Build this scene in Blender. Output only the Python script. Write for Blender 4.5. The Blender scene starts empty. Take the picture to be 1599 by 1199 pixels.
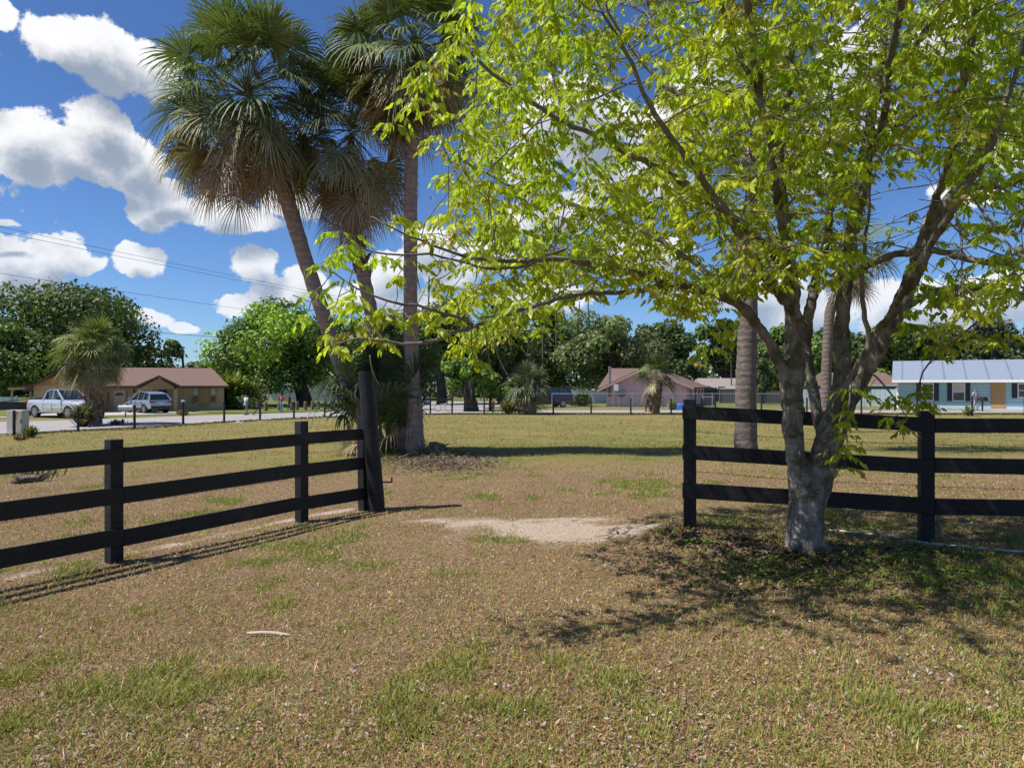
import bpy, bmesh, math, random
import numpy as np
from mathutils import Vector, Matrix, Quaternion

SC = bpy.context.scene
COL = SC.collection
R = math.radians
F = 1110.0            # focal length in pixels of the 1599 px wide photograph
CAMZ = 2.2

# ------------------------------------------------------------------ camera
cam_d = bpy.data.cameras.new("camera")
cam_d.sensor_width = 36.0
cam_d.lens = 36.0 * F / 1599.0
cam_d.clip_start = 0.05
cam_d.clip_end = 9000
cam = bpy.data.objects.new("camera", cam_d)
cam.location = (0, 0, CAMZ)
cam.rotation_euler = (R(90), 0, 0)
COL.objects.link(cam)
SC.camera = cam

# ------------------------------------------------------------------ world, sun, exposure
SUN_EL, SUN_AZ = 57.0, 259.0      # azimuth clockwise from +Y
SUN_STRENGTH, SKY_STRENGTH = 4.8, 0.145
world = bpy.data.worlds.new("World")
SC.world = world
world.use_nodes = True
WN, WL = world.node_tree.nodes, world.node_tree.links
WN.clear()

sun_d = bpy.data.lights.new("sun", 'SUN')
sun_d.energy = SUN_STRENGTH
sun_d.angle = R(0.5)
sun_d.color = (1.0, 0.955, 0.88)
sun = bpy.data.objects.new("sun", sun_d)
tosun = Vector((math.sin(R(SUN_AZ)) * math.cos(R(SUN_EL)), math.cos(R(SUN_AZ)) * math.cos(R(SUN_EL)), math.sin(R(SUN_EL))))
sun.rotation_euler = tosun.to_track_quat('Z', 'Y').to_euler()
sun.location = (-20, 0, 40)
COL.objects.link(sun)

SC.view_settings.view_transform = 'Standard'
SC.view_settings.look = 'None'
SC.view_settings.exposure = 0.46
SC.view_settings.gamma = 1.0
SC.cycles.max_bounces = 6
SC.cycles.diffuse_bounces = 3
SC.cycles.transparent_max_bounces = 8


class NB:
    """small node-building helper"""
    def __init__(s, nodes, links):
        s.n, s.l = nodes, links

    def _set(s, node, i, v):
        if v is None:
            return
        if hasattr(v, 'is_output'):
            s.l.new(v, node.inputs[i])
        else:
            node.inputs[i].default_value = v

    def math(s, op, a, b=None, c=None, clamp=False):
        n = s.n.new('ShaderNodeMath'); n.operation = op; n.use_clamp = clamp
        s._set(n, 0, a); s._set(n, 1, b)
        if c is not None:
            s._set(n, 2, c)
        return n.outputs[0]

    def vmath(s, op, a, b=None, out=0):
        n = s.n.new('ShaderNodeVectorMath'); n.operation = op
        s._set(n, 0, a); s._set(n, 1, b)
        return n.outputs[out]

    def noise(s, vec, scale, detail=4, rough=0.5, out=0, dist=0.0):
        n = s.n.new('ShaderNodeTexNoise')
        if vec is not None:
            s.l.new(vec, n.inputs['Vector'])
        n.inputs['Scale'].default_value = scale
        n.inputs['Detail'].default_value = detail
        n.inputs['Roughness'].default_value = rough
        n.inputs['Distortion'].default_value = dist
        return n.outputs[out]

    def mapr(s, v, a, b, c=0.0, d=1.0, smooth=False):
        n = s.n.new('ShaderNodeMapRange')
        n.interpolation_type = 'SMOOTHSTEP' if smooth else 'LINEAR'
        s._set(n, 0, v)
        n.inputs[1].default_value = a; n.inputs[2].default_value = b
        n.inputs[3].default_value = c; n.inputs[4].default_value = d
        return n.outputs[0]

    def mix(s, fac, a, b, mode='MIX'):
        n = s.n.new('ShaderNodeMix'); n.data_type = 'RGBA'; n.blend_type = mode
        s._set(n, 0, fac)
        for i, v in ((6, a), (7, b)):
            if not hasattr(v, 'is_output') and len(v) == 3:
                v = (*v, 1)
            s._set(n, i, v)
        return n.outputs[2]


def pix_ang(px, py):
    x, y, z = (px - 799.5) / F, 1.0, (600 - py) / F
    return math.atan2(x, y), math.atan2(z, math.hypot(x, y))


CLOUDS = [  # centre px, centre py, half width, half height (degrees of the sky, given as photo pixels)
    (120, 70, 75, 50), (165, 95, 75, 45), (215, 110, 70, 42), (85, 55, 45, 28),
    (40, 225, 60, 48), (110, 235, 90, 52), (150, 200, 60, 50), (205, 240, 60, 45), (30, 260, 90, 35), (170, 265, 90, 28),
    (225, 310, 34, 34), (270, 325, 60, 36), (340, 335, 70, 32), (400, 350, 60, 28), (460, 320, 60, 40), (250, 290, 50, 22),
    (90, 395, 60, 34), (30, 410, 70, 42), (140, 410, 40, 18), (20, 450, 60, 22),
    (222, 402, 42, 30), (205, 395, 22, 24),
    (390, 415, 48, 36), (370, 470, 45, 20), (430, 460, 60, 30), (480, 440, 48, 28), (520, 470, 50, 30),
    (235, 492, 34, 14), (285, 502, 22, 13), (5, 15, 28, 24), (0, 352, 24, 7),
    (660, 385, 70, 42), (620, 420, 60, 34), (700, 430, 60, 36), (590, 455, 60, 30), (760, 400, 60, 50), (640, 480, 90, 22),
    (900, 190, 120, 90), (980, 280, 120, 70), (830, 260, 70, 50), (860, 330, 90, 50), (1060, 200, 80, 90), (1000, 400, 120, 50),
    (1150, 120, 90, 90), (1230, 260, 90, 60), (1330, 110, 60, 100), (1360, 200, 50, 40), (1520, 300, 60, 30), (1480, 60, 70, 60),
    (1150, 450, 120, 40), (1250, 480, 110, 40), (1430, 470, 120, 34), (1560, 470, 90, 40), (1480, 500, 120, 30), (850, 470, 120, 30),
    (1700, 200, 120, 80), (-180, 300, 150, 60), (-120, 80, 90, 50), (1000, -150, 200, 60), (400, -140, 120, 50),
]


def build_world():
    nb = NB(WN, WL)
    tc = WN.new('ShaderNodeTexCoord')
    d = tc.outputs['Generated']
    sky = WN.new('ShaderNodeTexSky')
    sky.sky_type = 'NISHITA'
    sky.sun_disc = False
    sky.sun_elevation = R(SUN_EL)
    sky.sun_rotation = R(SUN_AZ)
    sky.air_density = 1.0
    sky.dust_density = 0.3
    sky.ozone_density = 3.0
    sky.altitude = 300
    sep = WN.new('ShaderNodeSeparateXYZ'); WL.new(d, sep.inputs[0])
    x, y, z = sep.outputs
    az = nb.math('ARCTAN2', x, y)
    hl = nb.math('SQRT', nb.math('ADD', nb.math('MULTIPLY', x, x), nb.math('MULTIPLY', y, y)))
    el = nb.math('ARCTAN2', z, hl)
    comb = WN.new('ShaderNodeCombineXYZ')
    WL.new(az, comb.inputs[0]); WL.new(el, comb.inputs[1])
    base = comb.outputs[0]

    def density(off):
        p = nb.vmath('ADD', base, (off[0], off[1], 0.0))
        n1 = nb.noise(p, 7.0, 5, 0.55, out=1)
        warp = nb.vmath('MULTIPLY', nb.vmath('SUBTRACT', n1, (0.5, 0.5, 0.5)), (0.075, 0.06, 0.0))
        q = nb.vmath('ADD', p, warp)
        f = None
        for (cx, cy, rx, ry) in CLOUDS:
            a, e = pix_ang(cx, cy)
            k = nb.vmath('MULTIPLY', nb.vmath('SUBTRACT', q, (a, e, 0)), (F / rx * 1.12, F / ry * 1.12, 0))
            l = nb.vmath('LENGTH', k, out=1)
            v = nb.math('SUBTRACT', 1.0, l)
            f = v if f is None else nb.math('SMOOTH_MAX', f, v, 0.15)
        n2 = nb.noise(p, 22.0, 10, 0.64)
        return nb.math('ADD', f, nb.math('MULTIPLY', nb.math('SUBTRACT', n2, 0.5), 1.7))
    d0 = density((0, 0))
    d1 = density((-0.012, 0.034))
    mask = nb.mapr(d0, 0.08, 0.26, smooth=True)
    shade = nb.mapr(d1, -0.25, 0.85, 0.0, 1.0, smooth=True)
    fine = nb.noise(base, 40.0, 6, 0.6)
    lit = nb.mix(shade, (0.90, 0.90, 0.91), (0.27, 0.33, 0.43))
    lit = nb.mix(nb.mapr(fine, 0.3, 0.7), nb.mix(0.12, lit, (0.45, 0.5, 0.6)), lit)
    low = nb.mapr(el, 0.02, 0.30, 0.0, 1.0)
    lit = nb.mix(low, nb.mix(0.35, lit, (0.45, 0.58, 0.78)), lit)
    # deepen the clear blue a little, keep it paler at the horizon
    deep = nb.mix(low, (0.36, 0.49, 0.68), (0.29, 0.40, 0.575))
    skyc = nb.mix(1.0, sky.outputs[0], deep, 'MULTIPLY')
    b1 = WN.new('ShaderNodeBackground'); WL.new(skyc, b1.inputs[0]); b1.inputs[1].default_value = SKY_STRENGTH
    b2 = WN.new('ShaderNodeBackground'); WL.new(lit, b2.inputs[0]); b2.inputs[1].default_value = 0.82
    up = nb.mapr(el, 0.0, 0.03)
    mx = WN.new('ShaderNodeMixShader')
    WL.new(nb.math('MULTIPLY', mask, up), mx.inputs[0])
    WL.new(b1.outputs[0], mx.inputs[1]); WL.new(b2.outputs[0], mx.inputs[2])
    out = WN.new('ShaderNodeOutputWorld'); WL.new(mx.outputs[0], out.inputs[0])
    world.cycles.sampling_method = 'MANUAL'
    world.cycles.sample_map_resolution = 512


build_world()


# ------------------------------------------------------------------ maths helpers
def sstep(a, b, v):
    t = np.clip((np.asarray(v, float) - a) / (b - a), 0, 1)
    return t * t * (3 - 2 * t)


def hash2(ix, iy, seed):
    h = (ix.astype(np.int64) * 374761393 + iy.astype(np.int64) * 668265263 + seed * 1274126177) & 0x7fffffff
    h = ((h ^ (h >> 13)) * 1274126177) & 0x7fffffff
    h = (h ^ (h >> 16)) & 0xffffff
    return h / float(0xffffff)


def vnoise(x, y, seed=0):
    x = np.asarray(x, float); y = np.asarray(y, float)
    ix, iy = np.floor(x), np.floor(y)
    fx, fy = x - ix, y - iy
    fx = fx * fx * (3 - 2 * fx); fy = fy * fy * (3 - 2 * fy)
    a = hash2(ix, iy, seed); b = hash2(ix + 1, iy, seed)
    c = hash2(ix, iy + 1, seed); d = hash2(ix + 1, iy + 1, seed)
    return (a * (1 - fx) + b * fx) * (1 - fy) + (c * (1 - fx) + d * fx) * fy


def fbm(x, y, seed=0, o=4):
    s, a, t = 0, 0.5, 0
    for i in range(o):
        s = s + a * vnoise(x * 2 ** i, y * 2 ** i, seed + i * 17); t += a; a *= 0.5
    return s / t


def gz(x, y):
    """height of the ground"""
    x = np.asarray(x, float); y = np.asarray(y, float)
    near = 1 - sstep(10, 30, y)
    h = near * (0.32 + 0.18 * sstep(-4, 3, x))
    h = h + 0.07 * np.exp(-((x - 2.7) ** 2 / 1.2 + (y - 7.6) ** 2 / 0.8))
    h = h + 0.10 * np.exp(-((x - 1.9) ** 2 / 0.25 + (y - 8.1) ** 2 / 0.2))
    h = h + 0.14 * np.exp(-((x + 2.2) ** 2 / 4.0 + (y - 20.0) ** 2 / 1.6))
    h = h + 0.05 * (fbm(x * 0.5, y * 0.5, 5, 3) - 0.5) * (1 - sstep(25, 45, y))
    h = h - 0.05 * np.exp(-((x - 0.5) ** 2 / 0.5 + (y - 9.8) ** 2 / 0.25))
    return h


def g1(x, y):
    return float(gz(x, y))


def at(px, py):
    """the point of the ground seen at a pixel"""
    d = CAMZ * F / max(py - 600.0, 1)
    for _ in range(30):
        x = (px - 799.5) / F * d
        d = 0.5 * d + 0.5 * (CAMZ - g1(x, d)) * F / max(py - 600.0, 1)
    x = (px - 799.5) / F * d
    return Vector((x, d, g1(x, d)))


def P(px, py, d):
    return Vector(((px - 799.5) / F * d, d, CAMZ - (py - 600.0) / F * d))


# ------------------------------------------------------------------ object helpers
def tag(o, label=None, cat=None, group=None, kind=None):
    if label: o['label'] = label
    if cat: o['category'] = cat
    if group: o['group'] = group
    if kind: o['kind'] = kind
    return o


def empty(name, loc=(0, 0, 0), rz=0.0, label=None, cat=None, group=None, scale=1.0):
    o = bpy.data.objects.new(name, None)
    o.empty_display_size = 0.2
    COL.objects.link(o)
    o.location = loc
    o.rotation_euler = (0, 0, rz)
    o.scale = (scale,) * 3
    return tag(o, label, cat, group)


def link(name, me, mat, parent=None, loc=None):
    o = bpy.data.objects.new(name, me)
    if mat is not None:
        for m in (mat if isinstance(mat, (list, tuple)) else [mat]):
            me.materials.append(m)
    COL.objects.link(o)
    if parent is not None:
        o.parent = parent
    if loc is not None:
        o.location = loc
    return o


def copy_tree(o, parent=None, label=None, group=None):
    c = o.copy()
    COL.objects.link(c)
    if parent is not None:
        c.parent = parent
    if label: c['label'] = label
    if group: c['group'] = group
    for ch in list(o.children):
        copy_tree(ch, c)
    return c


def np_mesh(name, V, Q, col=None, smooth=False, mi=None):
    V = np.asarray(V, np.float32).reshape(-1, 3)
    Q = np.asarray(Q, np.int32)
    n, k = Q.shape
    me = bpy.data.meshes.new(name)
    me.vertices.add(len(V)); me.vertices.foreach_set('co', V.ravel())
    me.loops.add(n * k); me.loops.foreach_set('vertex_index', Q.ravel())
    me.polygons.add(n)
    me.polygons.foreach_set('loop_start', np.arange(0, n * k, k, dtype=np.int32))
    if mi is not None:
        me.polygons.foreach_set('material_index', np.asarray(mi, np.int32))
    me.polygons.foreach_set('use_smooth', np.full(n, smooth, dtype=bool))
    if col is not None:
        col = np.asarray(col, np.float32)
        if col.shape[1] == 3:
            col = np.hstack([col, np.ones((len(col), 1), np.float32)])
        ca = me.color_attributes.new('col', 'FLOAT_COLOR', 'POINT')
        ca.data.foreach_set('color', col.ravel())
    me.update(calc_edges=True)
    return me


class Acc:
    """collects numpy quads with colours"""
    def __init__(s):
        s.V, s.Q, s.C, s.n = [], [], [], 0

    def add(s, V, Q, C=None):
        V = np.asarray(V, float).reshape(-1, 3)
        s.V.append(V); s.Q.append(np.asarray(Q, int) + s.n)
        if C is not None:
            C = np.asarray(C, float)
            if C.ndim == 1:
                C = np.tile(C, (len(V), 1))
            s.C.append(C)
        s.n += len(V)

    def mesh(s, name, smooth=False):
        return np_mesh(name, np.vstack(s.V), np.vstack(s.Q), np.vstack(s.C) if s.C else None, smooth)


def tube_np(pts, radii, sides=6, cap=False):
    pts = np.asarray(pts, float); radii = np.asarray(radii, float)
    n = len(pts)
    T = np.gradient(pts, axis=0)
    T /= np.linalg.norm(T, axis=1)[:, None] + 1e-9
    ref = np.array([0, 0, 1.0]) if abs(T[0][2]) < 0.9 else np.array([1.0, 0, 0])
    U = np.zeros_like(pts)
    u = np.cross(T[0], ref); u /= np.linalg.norm(u) + 1e-9
    for i in range(n):
        u = u - T[i] * np.dot(u, T[i]); u /= np.linalg.norm(u) + 1e-9
        U[i] = u
    W = np.cross(T, U)
    a = np.linspace(0, 2 * math.pi, sides, endpoint=False)
    V = pts[:, None, :] + radii[:, None, None] * (np.cos(a)[None, :, None] * U[:, None, :] + np.sin(a)[None, :, None] * W[:, None, :])
    V = V.reshape(-1, 3)
    i = np.arange(n - 1)[:, None] * sides; j = np.arange(sides)[None, :]; j2 = (j + 1) % sides
    Q = np.stack([i + j, i + j2, i + sides + j2, i + sides + j], -1).reshape(-1, 4)
    return V, Q


class MB:
    """collects plain shapes, builds ONE mesh"""
    def __init__(s):
        s.v, s.f, s.m = [], [], []

    def face(s, pts, mi=0):
        b = len(s.v); s.v += [tuple(p) for p in pts]
        s.f.append(tuple(range(b, b + len(pts)))); s.m.append(mi)

    def box(s, c, size, rot=None, mi=0, taper=1.0):
        hx, hy, hz = size[0] / 2, size[1] / 2, size[2] / 2
        b = len(s.v)
        for dz, k in ((-1, 1.0), (1, taper)):
            for dx, dy in ((-1, -1), (1, -1), (1, 1), (-1, 1)):
                p = Vector((dx * hx * k, dy * hy * k, dz * hz))
                if rot is not None: p = rot @ p
                s.v.append(tuple(p + Vector(c)))
        for q in ((0, 3, 2, 1), (4, 5, 6, 7), (0, 1, 5, 4), (1, 2, 6, 5), (2, 3, 7, 6), (3, 0, 4, 7)):
            s.f.append(tuple(b + i for i in q)); s.m.append(mi)

    def bx(s, x0, x1, y0, y1, z0, z1, mi=0):
        s.box(((x0 + x1) / 2, (y0 + y1) / 2, (z0 + z1) / 2), (x1 - x0, y1 - y0, z1 - z0), mi=mi)

    def prism(s, poly, axis, a0, a1, mi=0):
        """poly of 2D points extruded along axis 'x','y' or 'z'"""
        def pt(p, a):
            return {'x': (a, p[0], p[1]), 'y': (p[0], a, p[1]), 'z': (p[0], p[1], a)}[axis]
        n = len(poly); b = len(s.v)
        s.v += [pt(p, a0) for p in poly] + [pt(p, a1) for p in poly]
        s.f.append(tuple(b + i for i in range(n))); s.m.append(mi)
        s.f.append(tuple(b + n + i for i in reversed(range(n)))); s.m.append(mi)
        for i in range(n):
            j = (i + 1) % n
            s.f.append((b + i, b + n + i, b + n + j, b + j)); s.m.append(mi)

    def tube(s, pts, radii, sides=8, mi=0, cap=True):
        V, Q = tube_np([tuple(p) for p in pts], radii, sides)
        b = len(s.v); s.v += [tuple(p) for p in V]
        for q in Q:
            s.f.append(tuple(int(b + i) for i in q)); s.m.append(mi)
        if cap:
            s.f.append(tuple(b + i for i in reversed(range(sides)))); s.m.append(mi)
            e = b + len(V) - sides
            s.f.append(tuple(e + i for i in range(sides))); s.m.append(mi)

    def build(s, name, mat, parent=None, bevel=0.0, smooth=False, loc=None):
        me = bpy.data.meshes.new(name)
        me.from_pydata(s.v, [], s.f)
        me.polygons.foreach_set('material_index', s.m)
        bm = bmesh.new(); bm.from_mesh(me)
        bmesh.ops.recalc_face_normals(bm, faces=bm.faces)
        if bevel:
            bmesh.ops.bevel(bm, geom=list(bm.edges), offset=bevel, segments=2, affect='EDGES', profile=0.6, clamp_overlap=True)
        bm.to_mesh(me); bm.free()
        if smooth:
            me.polygons.foreach_set('use_smooth', [True] * len(me.polygons))
        return link(name, me, mat, parent, loc)


# ------------------------------------------------------------------ materials
def newmat(name):
    m = bpy.data.materials.new(name); m.use_nodes = True
    nt = m.node_tree
    b = nt.nodes['Principled BSDF']
    return m, NB(nt.nodes, nt.links), b


def mat_plain(name, col, rough=0.6, metal=0.0, var=0.12, scale=6.0, bump=0.0, spec=0.5, coat=0.0):
    m, nb, b = newmat(name)
    tc = nb.n.new('ShaderNodeTexCoord').outputs['Object']
    nz = nb.noise(tc, scale, 5, 0.6)
    c = nb.mix(nb.mapr(nz, 0.3, 0.7), tuple(x * (1 - var) for x in col), tuple(min(1, x * (1 + var)) for x in col))
    nb.l.new(c, b.inputs['Base Color'])
    b.inputs['Roughness'].default_value = rough
    b.inputs['Metallic'].default_value = metal
    b.inputs['Specular IOR Level'].default_value = spec
    b.inputs['Coat Weight'].default_value = coat
    if bump:
        bp = nb.n.new('ShaderNodeBump'); bp.inputs['Strength'].default_value = bump
        nb.l.new(nz, bp.inputs['Height']); nb.l.new(bp.outputs[0], b.inputs['Normal'])
    return m


def mat_leaf(name, rough=0.5, transl=0.35, tint=(1, 1, 1), spec=0.4):
    """colour comes from each leaf's own colour attribute"""
    m, nb, b = newmat(name)
    at_ = nb.n.new('ShaderNodeAttribute'); at_.attribute_name = 'col'
    c = nb.mix(1.0, at_.outputs['Color'], tint, 'MULTIPLY')
    nb.l.new(c, b.inputs['Base Color'])
    b.inputs['Roughness'].default_value = rough
    b.inputs['Specular IOR Level'].default_value = spec
    tr = nb.n.new('ShaderNodeBsdfTranslucent')
    nb.l.new(nb.mix(1.0, c, (1.15, 1.25, 0.6), 'MULTIPLY'), tr.inputs[0])
    mx = nb.n.new('ShaderNodeMixShader'); mx.inputs[0].default_value = transl
    nb.l.new(b.outputs[0], mx.inputs[1]); nb.l.new(tr.outputs[0], mx.inputs[2])
    nb.l.new(mx.outputs[0], nb.n['Material Output'].inputs[0])
    return m


def mat_bark(name, c1, c2, c3, scale=5.0, bump=0.6, rings=0.0, stretch=(1, 1, 0.35)):
    m, nb, b = newmat(name)
    tc = nb.n.new('ShaderNodeTexCoord').outputs['Object']
    st = nb.vmath('MULTIPLY', tc, stretch)
    n1 = nb.noise(st, scale, 6, 0.62)
    n2 = nb.noise(tc, scale * 0.5, 4, 0.6, dist=0.6)
    n3 = nb.noise(st, scale * 5, 4, 0.6)
    c = nb.mix(nb.mapr(n1, 0.35, 0.65), c1, c2)
    c = nb.mix(nb.mapr(n2, 0.50, 0.60), c, c3)
    c = nb.mix(nb.mapr(n3, 0.35, 0.75), nb.mix(0.45, c, tuple(x * 0.35 for x in c1)), c)
    h = nb.math('ADD', n1, nb.math('MULTIPLY', n3, 0.5))
    if rings:
        sp = nb.n.new('ShaderNodeSeparateXYZ'); nb.l.new(tc, sp.inputs[0])
        w = nb.math('SINE', nb.math('MULTIPLY', nb.math('ADD', sp.outputs[2], nb.math('MULTIPLY', n2, 0.22)), rings))
        c = nb.mix(nb.math('MULTIPLY', nb.mapr(w, 0.5, 0.95, 0, 0.5), nb.mapr(n1, .4, .6)), c, tuple(x * 0.35 for x in c1))
        h = nb.math('ADD', h, nb.math('MULTIPLY', w, -0.12))
    nb.l.new(c, b.inputs['Base Color'])
    b.inputs['Roughness'].default_value = 0.9
    b.inputs['Specular IOR Level'].default_value = 0.2
    bp = nb.n.new('ShaderNodeBump'); bp.inputs['Strength'].default_value = bump; bp.inputs['Distance'].default_value = 0.04
    nb.l.new(h, bp.inputs['Height']); nb.l.new(bp.outputs[0], b.inputs['Normal'])
    return m


def mat_ground():
    m, nb, b = newmat('ground_soil')
    tc = nb.n.new('ShaderNodeTexCoord').outputs['Object']
    a = nb.n.new('ShaderNodeAttribute'); a.attribute_name = 'col'
    sp = nb.n.new('ShaderNodeSeparateColor'); nb.l.new(a.outputs['Color'], sp.inputs[0])
    green, sand, yard = sp.outputs[0], sp.outputs[1], sp.outputs[2]
    n1 = nb.noise(tc, 1.1, 5, 0.65)
    n2 = nb.noise(tc, 26.0, 6, 0.7)
    n3 = nb.noise(tc, 90.0, 4, 0.7)
    n4 = nb.noise(nb.vmath('MULTIPLY', tc, (0.06, 0.26, 1)), 1.0, 5, 0.62)
    dry = nb.mix(nb.mapr(n2, 0.3, 0.7), (0.115, 0.070, 0.043), (0.40, 0.27, 0.165))
    dry = nb.mix(nb.mapr(n3, 0.45, 0.75), dry, (0.42, 0.32, 0.21))
    dry = nb.mix(nb.mapr(n1, 0.35, 0.65, 0, 0.6), dry, (0.20, 0.125, 0.075))
    grn = nb.mix(nb.mapr(n2, 0.3, 0.7), (0.075, 0.095, 0.02), (0.19, 0.20, 0.05))
    snd = nb.mix(nb.mapr(n2, 0.25, 0.7), (0.34, 0.26, 0.195), (0.66, 0.54, 0.445))
    gf = nb.mapr(nb.math('ADD', green, nb.math('MULTIPLY', nb.math('SUBTRACT', n2, 0.5), 0.6)), 0.35, 0.75)
    c = nb.mix(gf, dry, grn)
    # the open field: long olive and straw bands
    n5 = nb.noise(nb.vmath('MULTIPLY', tc, (0.25, 0.7, 1)), 1.0, 6, 0.7)
    fld = nb.mix(nb.mapr(n4, 0.40, 0.60), (0.30, 0.225, 0.098), (0.21, 0.215, 0.068))
    fld = nb.mix(nb.mapr(n5, 0.45, 0.65, 0, .7), fld, (0.30, 0.265, 0.09))
    fld = nb.mix(nb.mapr(n3, 0.3, 0.7), nb.mix(0.35, fld, (0.12, 0.09, 0.04)), fld)
    fld = nb.mix(nb.mapr(n1, 0.5, 0.7, 0, 0.4), fld, (0.30, 0.19, 0.10))
    fld = nb.mix(nb.math('MULTIPLY', gf, .75), fld, (0.15, 0.185, 0.045))
    c = nb.mix(yard, c, fld)
    sf = nb.mapr(nb.math('ADD', sand, nb.math('MULTIPLY', nb.math('SUBTRACT', n2, 0.5), 0.9)), 0.3, 0.72)
    c = nb.mix(sf, c, snd)
    c = nb.mix(1.0, c, (0.95, 0.93, 0.90), 'MULTIPLY')
    nb.l.new(c, b.inputs['Base Color'])
    b.inputs['Roughness'].default_value = 0.95
    b.inputs['Specular IOR Level'].default_value = 0.1
    bp = nb.n.new('ShaderNodeBump'); bp.inputs['Strength'].default_value = 0.8; bp.inputs['Distance'].default_value = 0.05
    nb.l.new(nb.math('ADD', n2, nb.math('MULTIPLY', n3, 0.6)), bp.inputs['Height'])
    nb.l.new(bp.outputs[0], b.inputs['Normal'])
    return m


def mat_stripe(name, c1, c2, axis, freq, rough=0.6, sharp=(0.8, 0.95), metal=0.0, spec=0.5):
    """boards, seams or courses: thin lines of c2 on c1"""
    m, nb, b = newmat(name)
    tc = nb.n.new('ShaderNodeTexCoord').outputs['Object']
    sp = nb.n.new('ShaderNodeSeparateXYZ'); nb.l.new(tc, sp.inputs[0])
    w = nb.math('SINE', nb.math('MULTIPLY', sp.outputs[axis], freq * 2 * math.pi))
    nz = nb.noise(tc, 3.0, 5, 0.6)
    base = nb.mix(nb.mapr(nz, 0.3, 0.7), tuple(x * 0.88 for x in c1), c1)
    c = nb.mix(nb.mapr(w, sharp[0], sharp[1]), base, c2)
    nb.l.new(c, b.inputs['Base Color'])
    b.inputs['Roughness'].default_value = rough
    b.inputs['Metallic'].default_value = metal
    b.inputs['Specular IOR Level'].default_value = spec
    return m


M = {}
M['ground'] = mat_ground()
M['leaf'] = mat_leaf('fresh_leaf', 0.42, 0.54, (1, 1, 1), 0.5)
M['leaf_far'] = mat_leaf('tree_foliage', 0.6, 0.25)
M['palm'] = mat_leaf('palm_frond', 0.58, 0.18, (1, 1, 1), 0.28)
M['grass'] = mat_leaf('grass_blade', 0.6, 0.25, (.94, .92, .90), 0.2)
M['litter'] = mat_leaf('dry_leaf', 0.7, 0.1, (1, 1, 1), 0.2)
M['bark'] = mat_bark('grey_bark', (0.14, 0.12, 0.10), (0.44, 0.395, 0.34), (0.13, 0.13, 0.085), 8.0, 1.0, stretch=(1, 1, 0.5))
M['twig'] = mat_bark('twig_bark', (0.16, 0.135, 0.11), (0.33, 0.30, 0.26), (0.23, 0.20, 0.16), 9.0, 0.3)
M['palm_bark'] = mat_bark('palm_bark', (0.30, 0.22, 0.175), (0.62, 0.46, 0.37), (0.44, 0.335, 0.275), 6.0, 1.0, rings=31.0, stretch=(1, 1, 1.6))
M['palm_bark_grey'] = mat_bark('grey_palm_bark', (0.15, 0.12, 0.10), (0.30, 0.245, 0.21), (0.21, 0.175, 0.155), 6.0, 1.0, rings=31.0, stretch=(1, 1, 1.6))
M['boots'] = mat_bark('palm_boots', (0.14, 0.085, 0.045), (0.34, 0.22, 0.12), (0.22, 0.14, 0.08), 8.0, 0.6)
M['oak_bark'] = mat_bark('oak_bark', (0.05, 0.042, 0.035), (0.10, 0.085, 0.07), (0.08, 0.08, 0.06), 3.0, 0.7)
M['black_wood'] = None

# ------------------------------------------------------------------ ground
LP = [at(178, 878), at(471, 815), at(568, 797)]       # left fence post feet
LP.insert(0, Vector((LP[0].x - 1.32, LP[0].y - 2.25, 0)))
LP[0].z = g1(LP[0].x, LP[0].y)
RP = [at(1077, 820), at(1446, 848)]                   # right fence post feet
dR = (RP[1] - RP[0]); dR.z = 0
for k in (1, 2):
    q = RP[1] + dR * k; q.z = g1(q.x, q.y); RP.append(q)


def seg_dist(x, y, a, b):
    ax, ay, bx, by = a[0], a[1], b[0], b[1]
    t = np.clip(((x - ax) * (bx - ax) + (y - ay) * (by - ay)) / ((bx - ax) ** 2 + (by - ay) ** 2), 0, 1)
    return np.hypot(x - ax - t * (bx - ax), y - ay - t * (by - ay))


def blob(x, y, px, py, rx, ry):
    c = at(px, py)
    return np.exp(-(((x - c.x) / rx) ** 2 + ((y - c.y) / ry) ** 2))


def green_at(x, y):
    n = fbm(x * 0.9, y * 0.9, 3, 4)
    n2 = fbm(x * 3.1, y * 3.1, 13, 3)
    g = (n - 0.50) * 2.2 + (n2 - 0.5) * 2.6
    for b in ((560, 905, .8, .5), (420, 900, .7, .35), (650, 800, .6, .5), (480, 860, 1.2, .35), (1150, 1040, .7, .5), (880, 1060, .6, .45),
              (630, 965, .5, .3), (300, 960, .8, .35), (900, 835, .6, .2), (1560, 900, 1.0, .5), (1500, 800, 2.2, .6), (1180, 800, 1.3, .5),
              (820, 990, .4, .2), (100, 780, 1.2, .5), (300, 800, 1.2, .4), (800, 745, 2.5, 1.0), (660, 802, 1.2, .3), (900, 705, 4, 1.2), (780, 770, 1.2, .6), (1000, 760, 1.2, .8), (1400, 760, 2.0, .8), (250, 730, 2.0, 1.0), (450, 720, 2., .8), (1440, 1130, .8, .3), (700, 1130, .8, .3), (1340, 870, 0.9, .35)):
        g = g + 0.25 * blob(x, y, *b)
    for b in ((800, 900, 1.4, .5), (950, 930, 1.2, .5), (1030, 1000, 1.0, .4), (330, 1000, 1.0, .5), (500, 760, 1.5, .8), (1300, 1000, 1.2, .4)):
        g = g - 0.6 * blob(x, y, *b)
    return np.clip(g, 0, 1)


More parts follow.
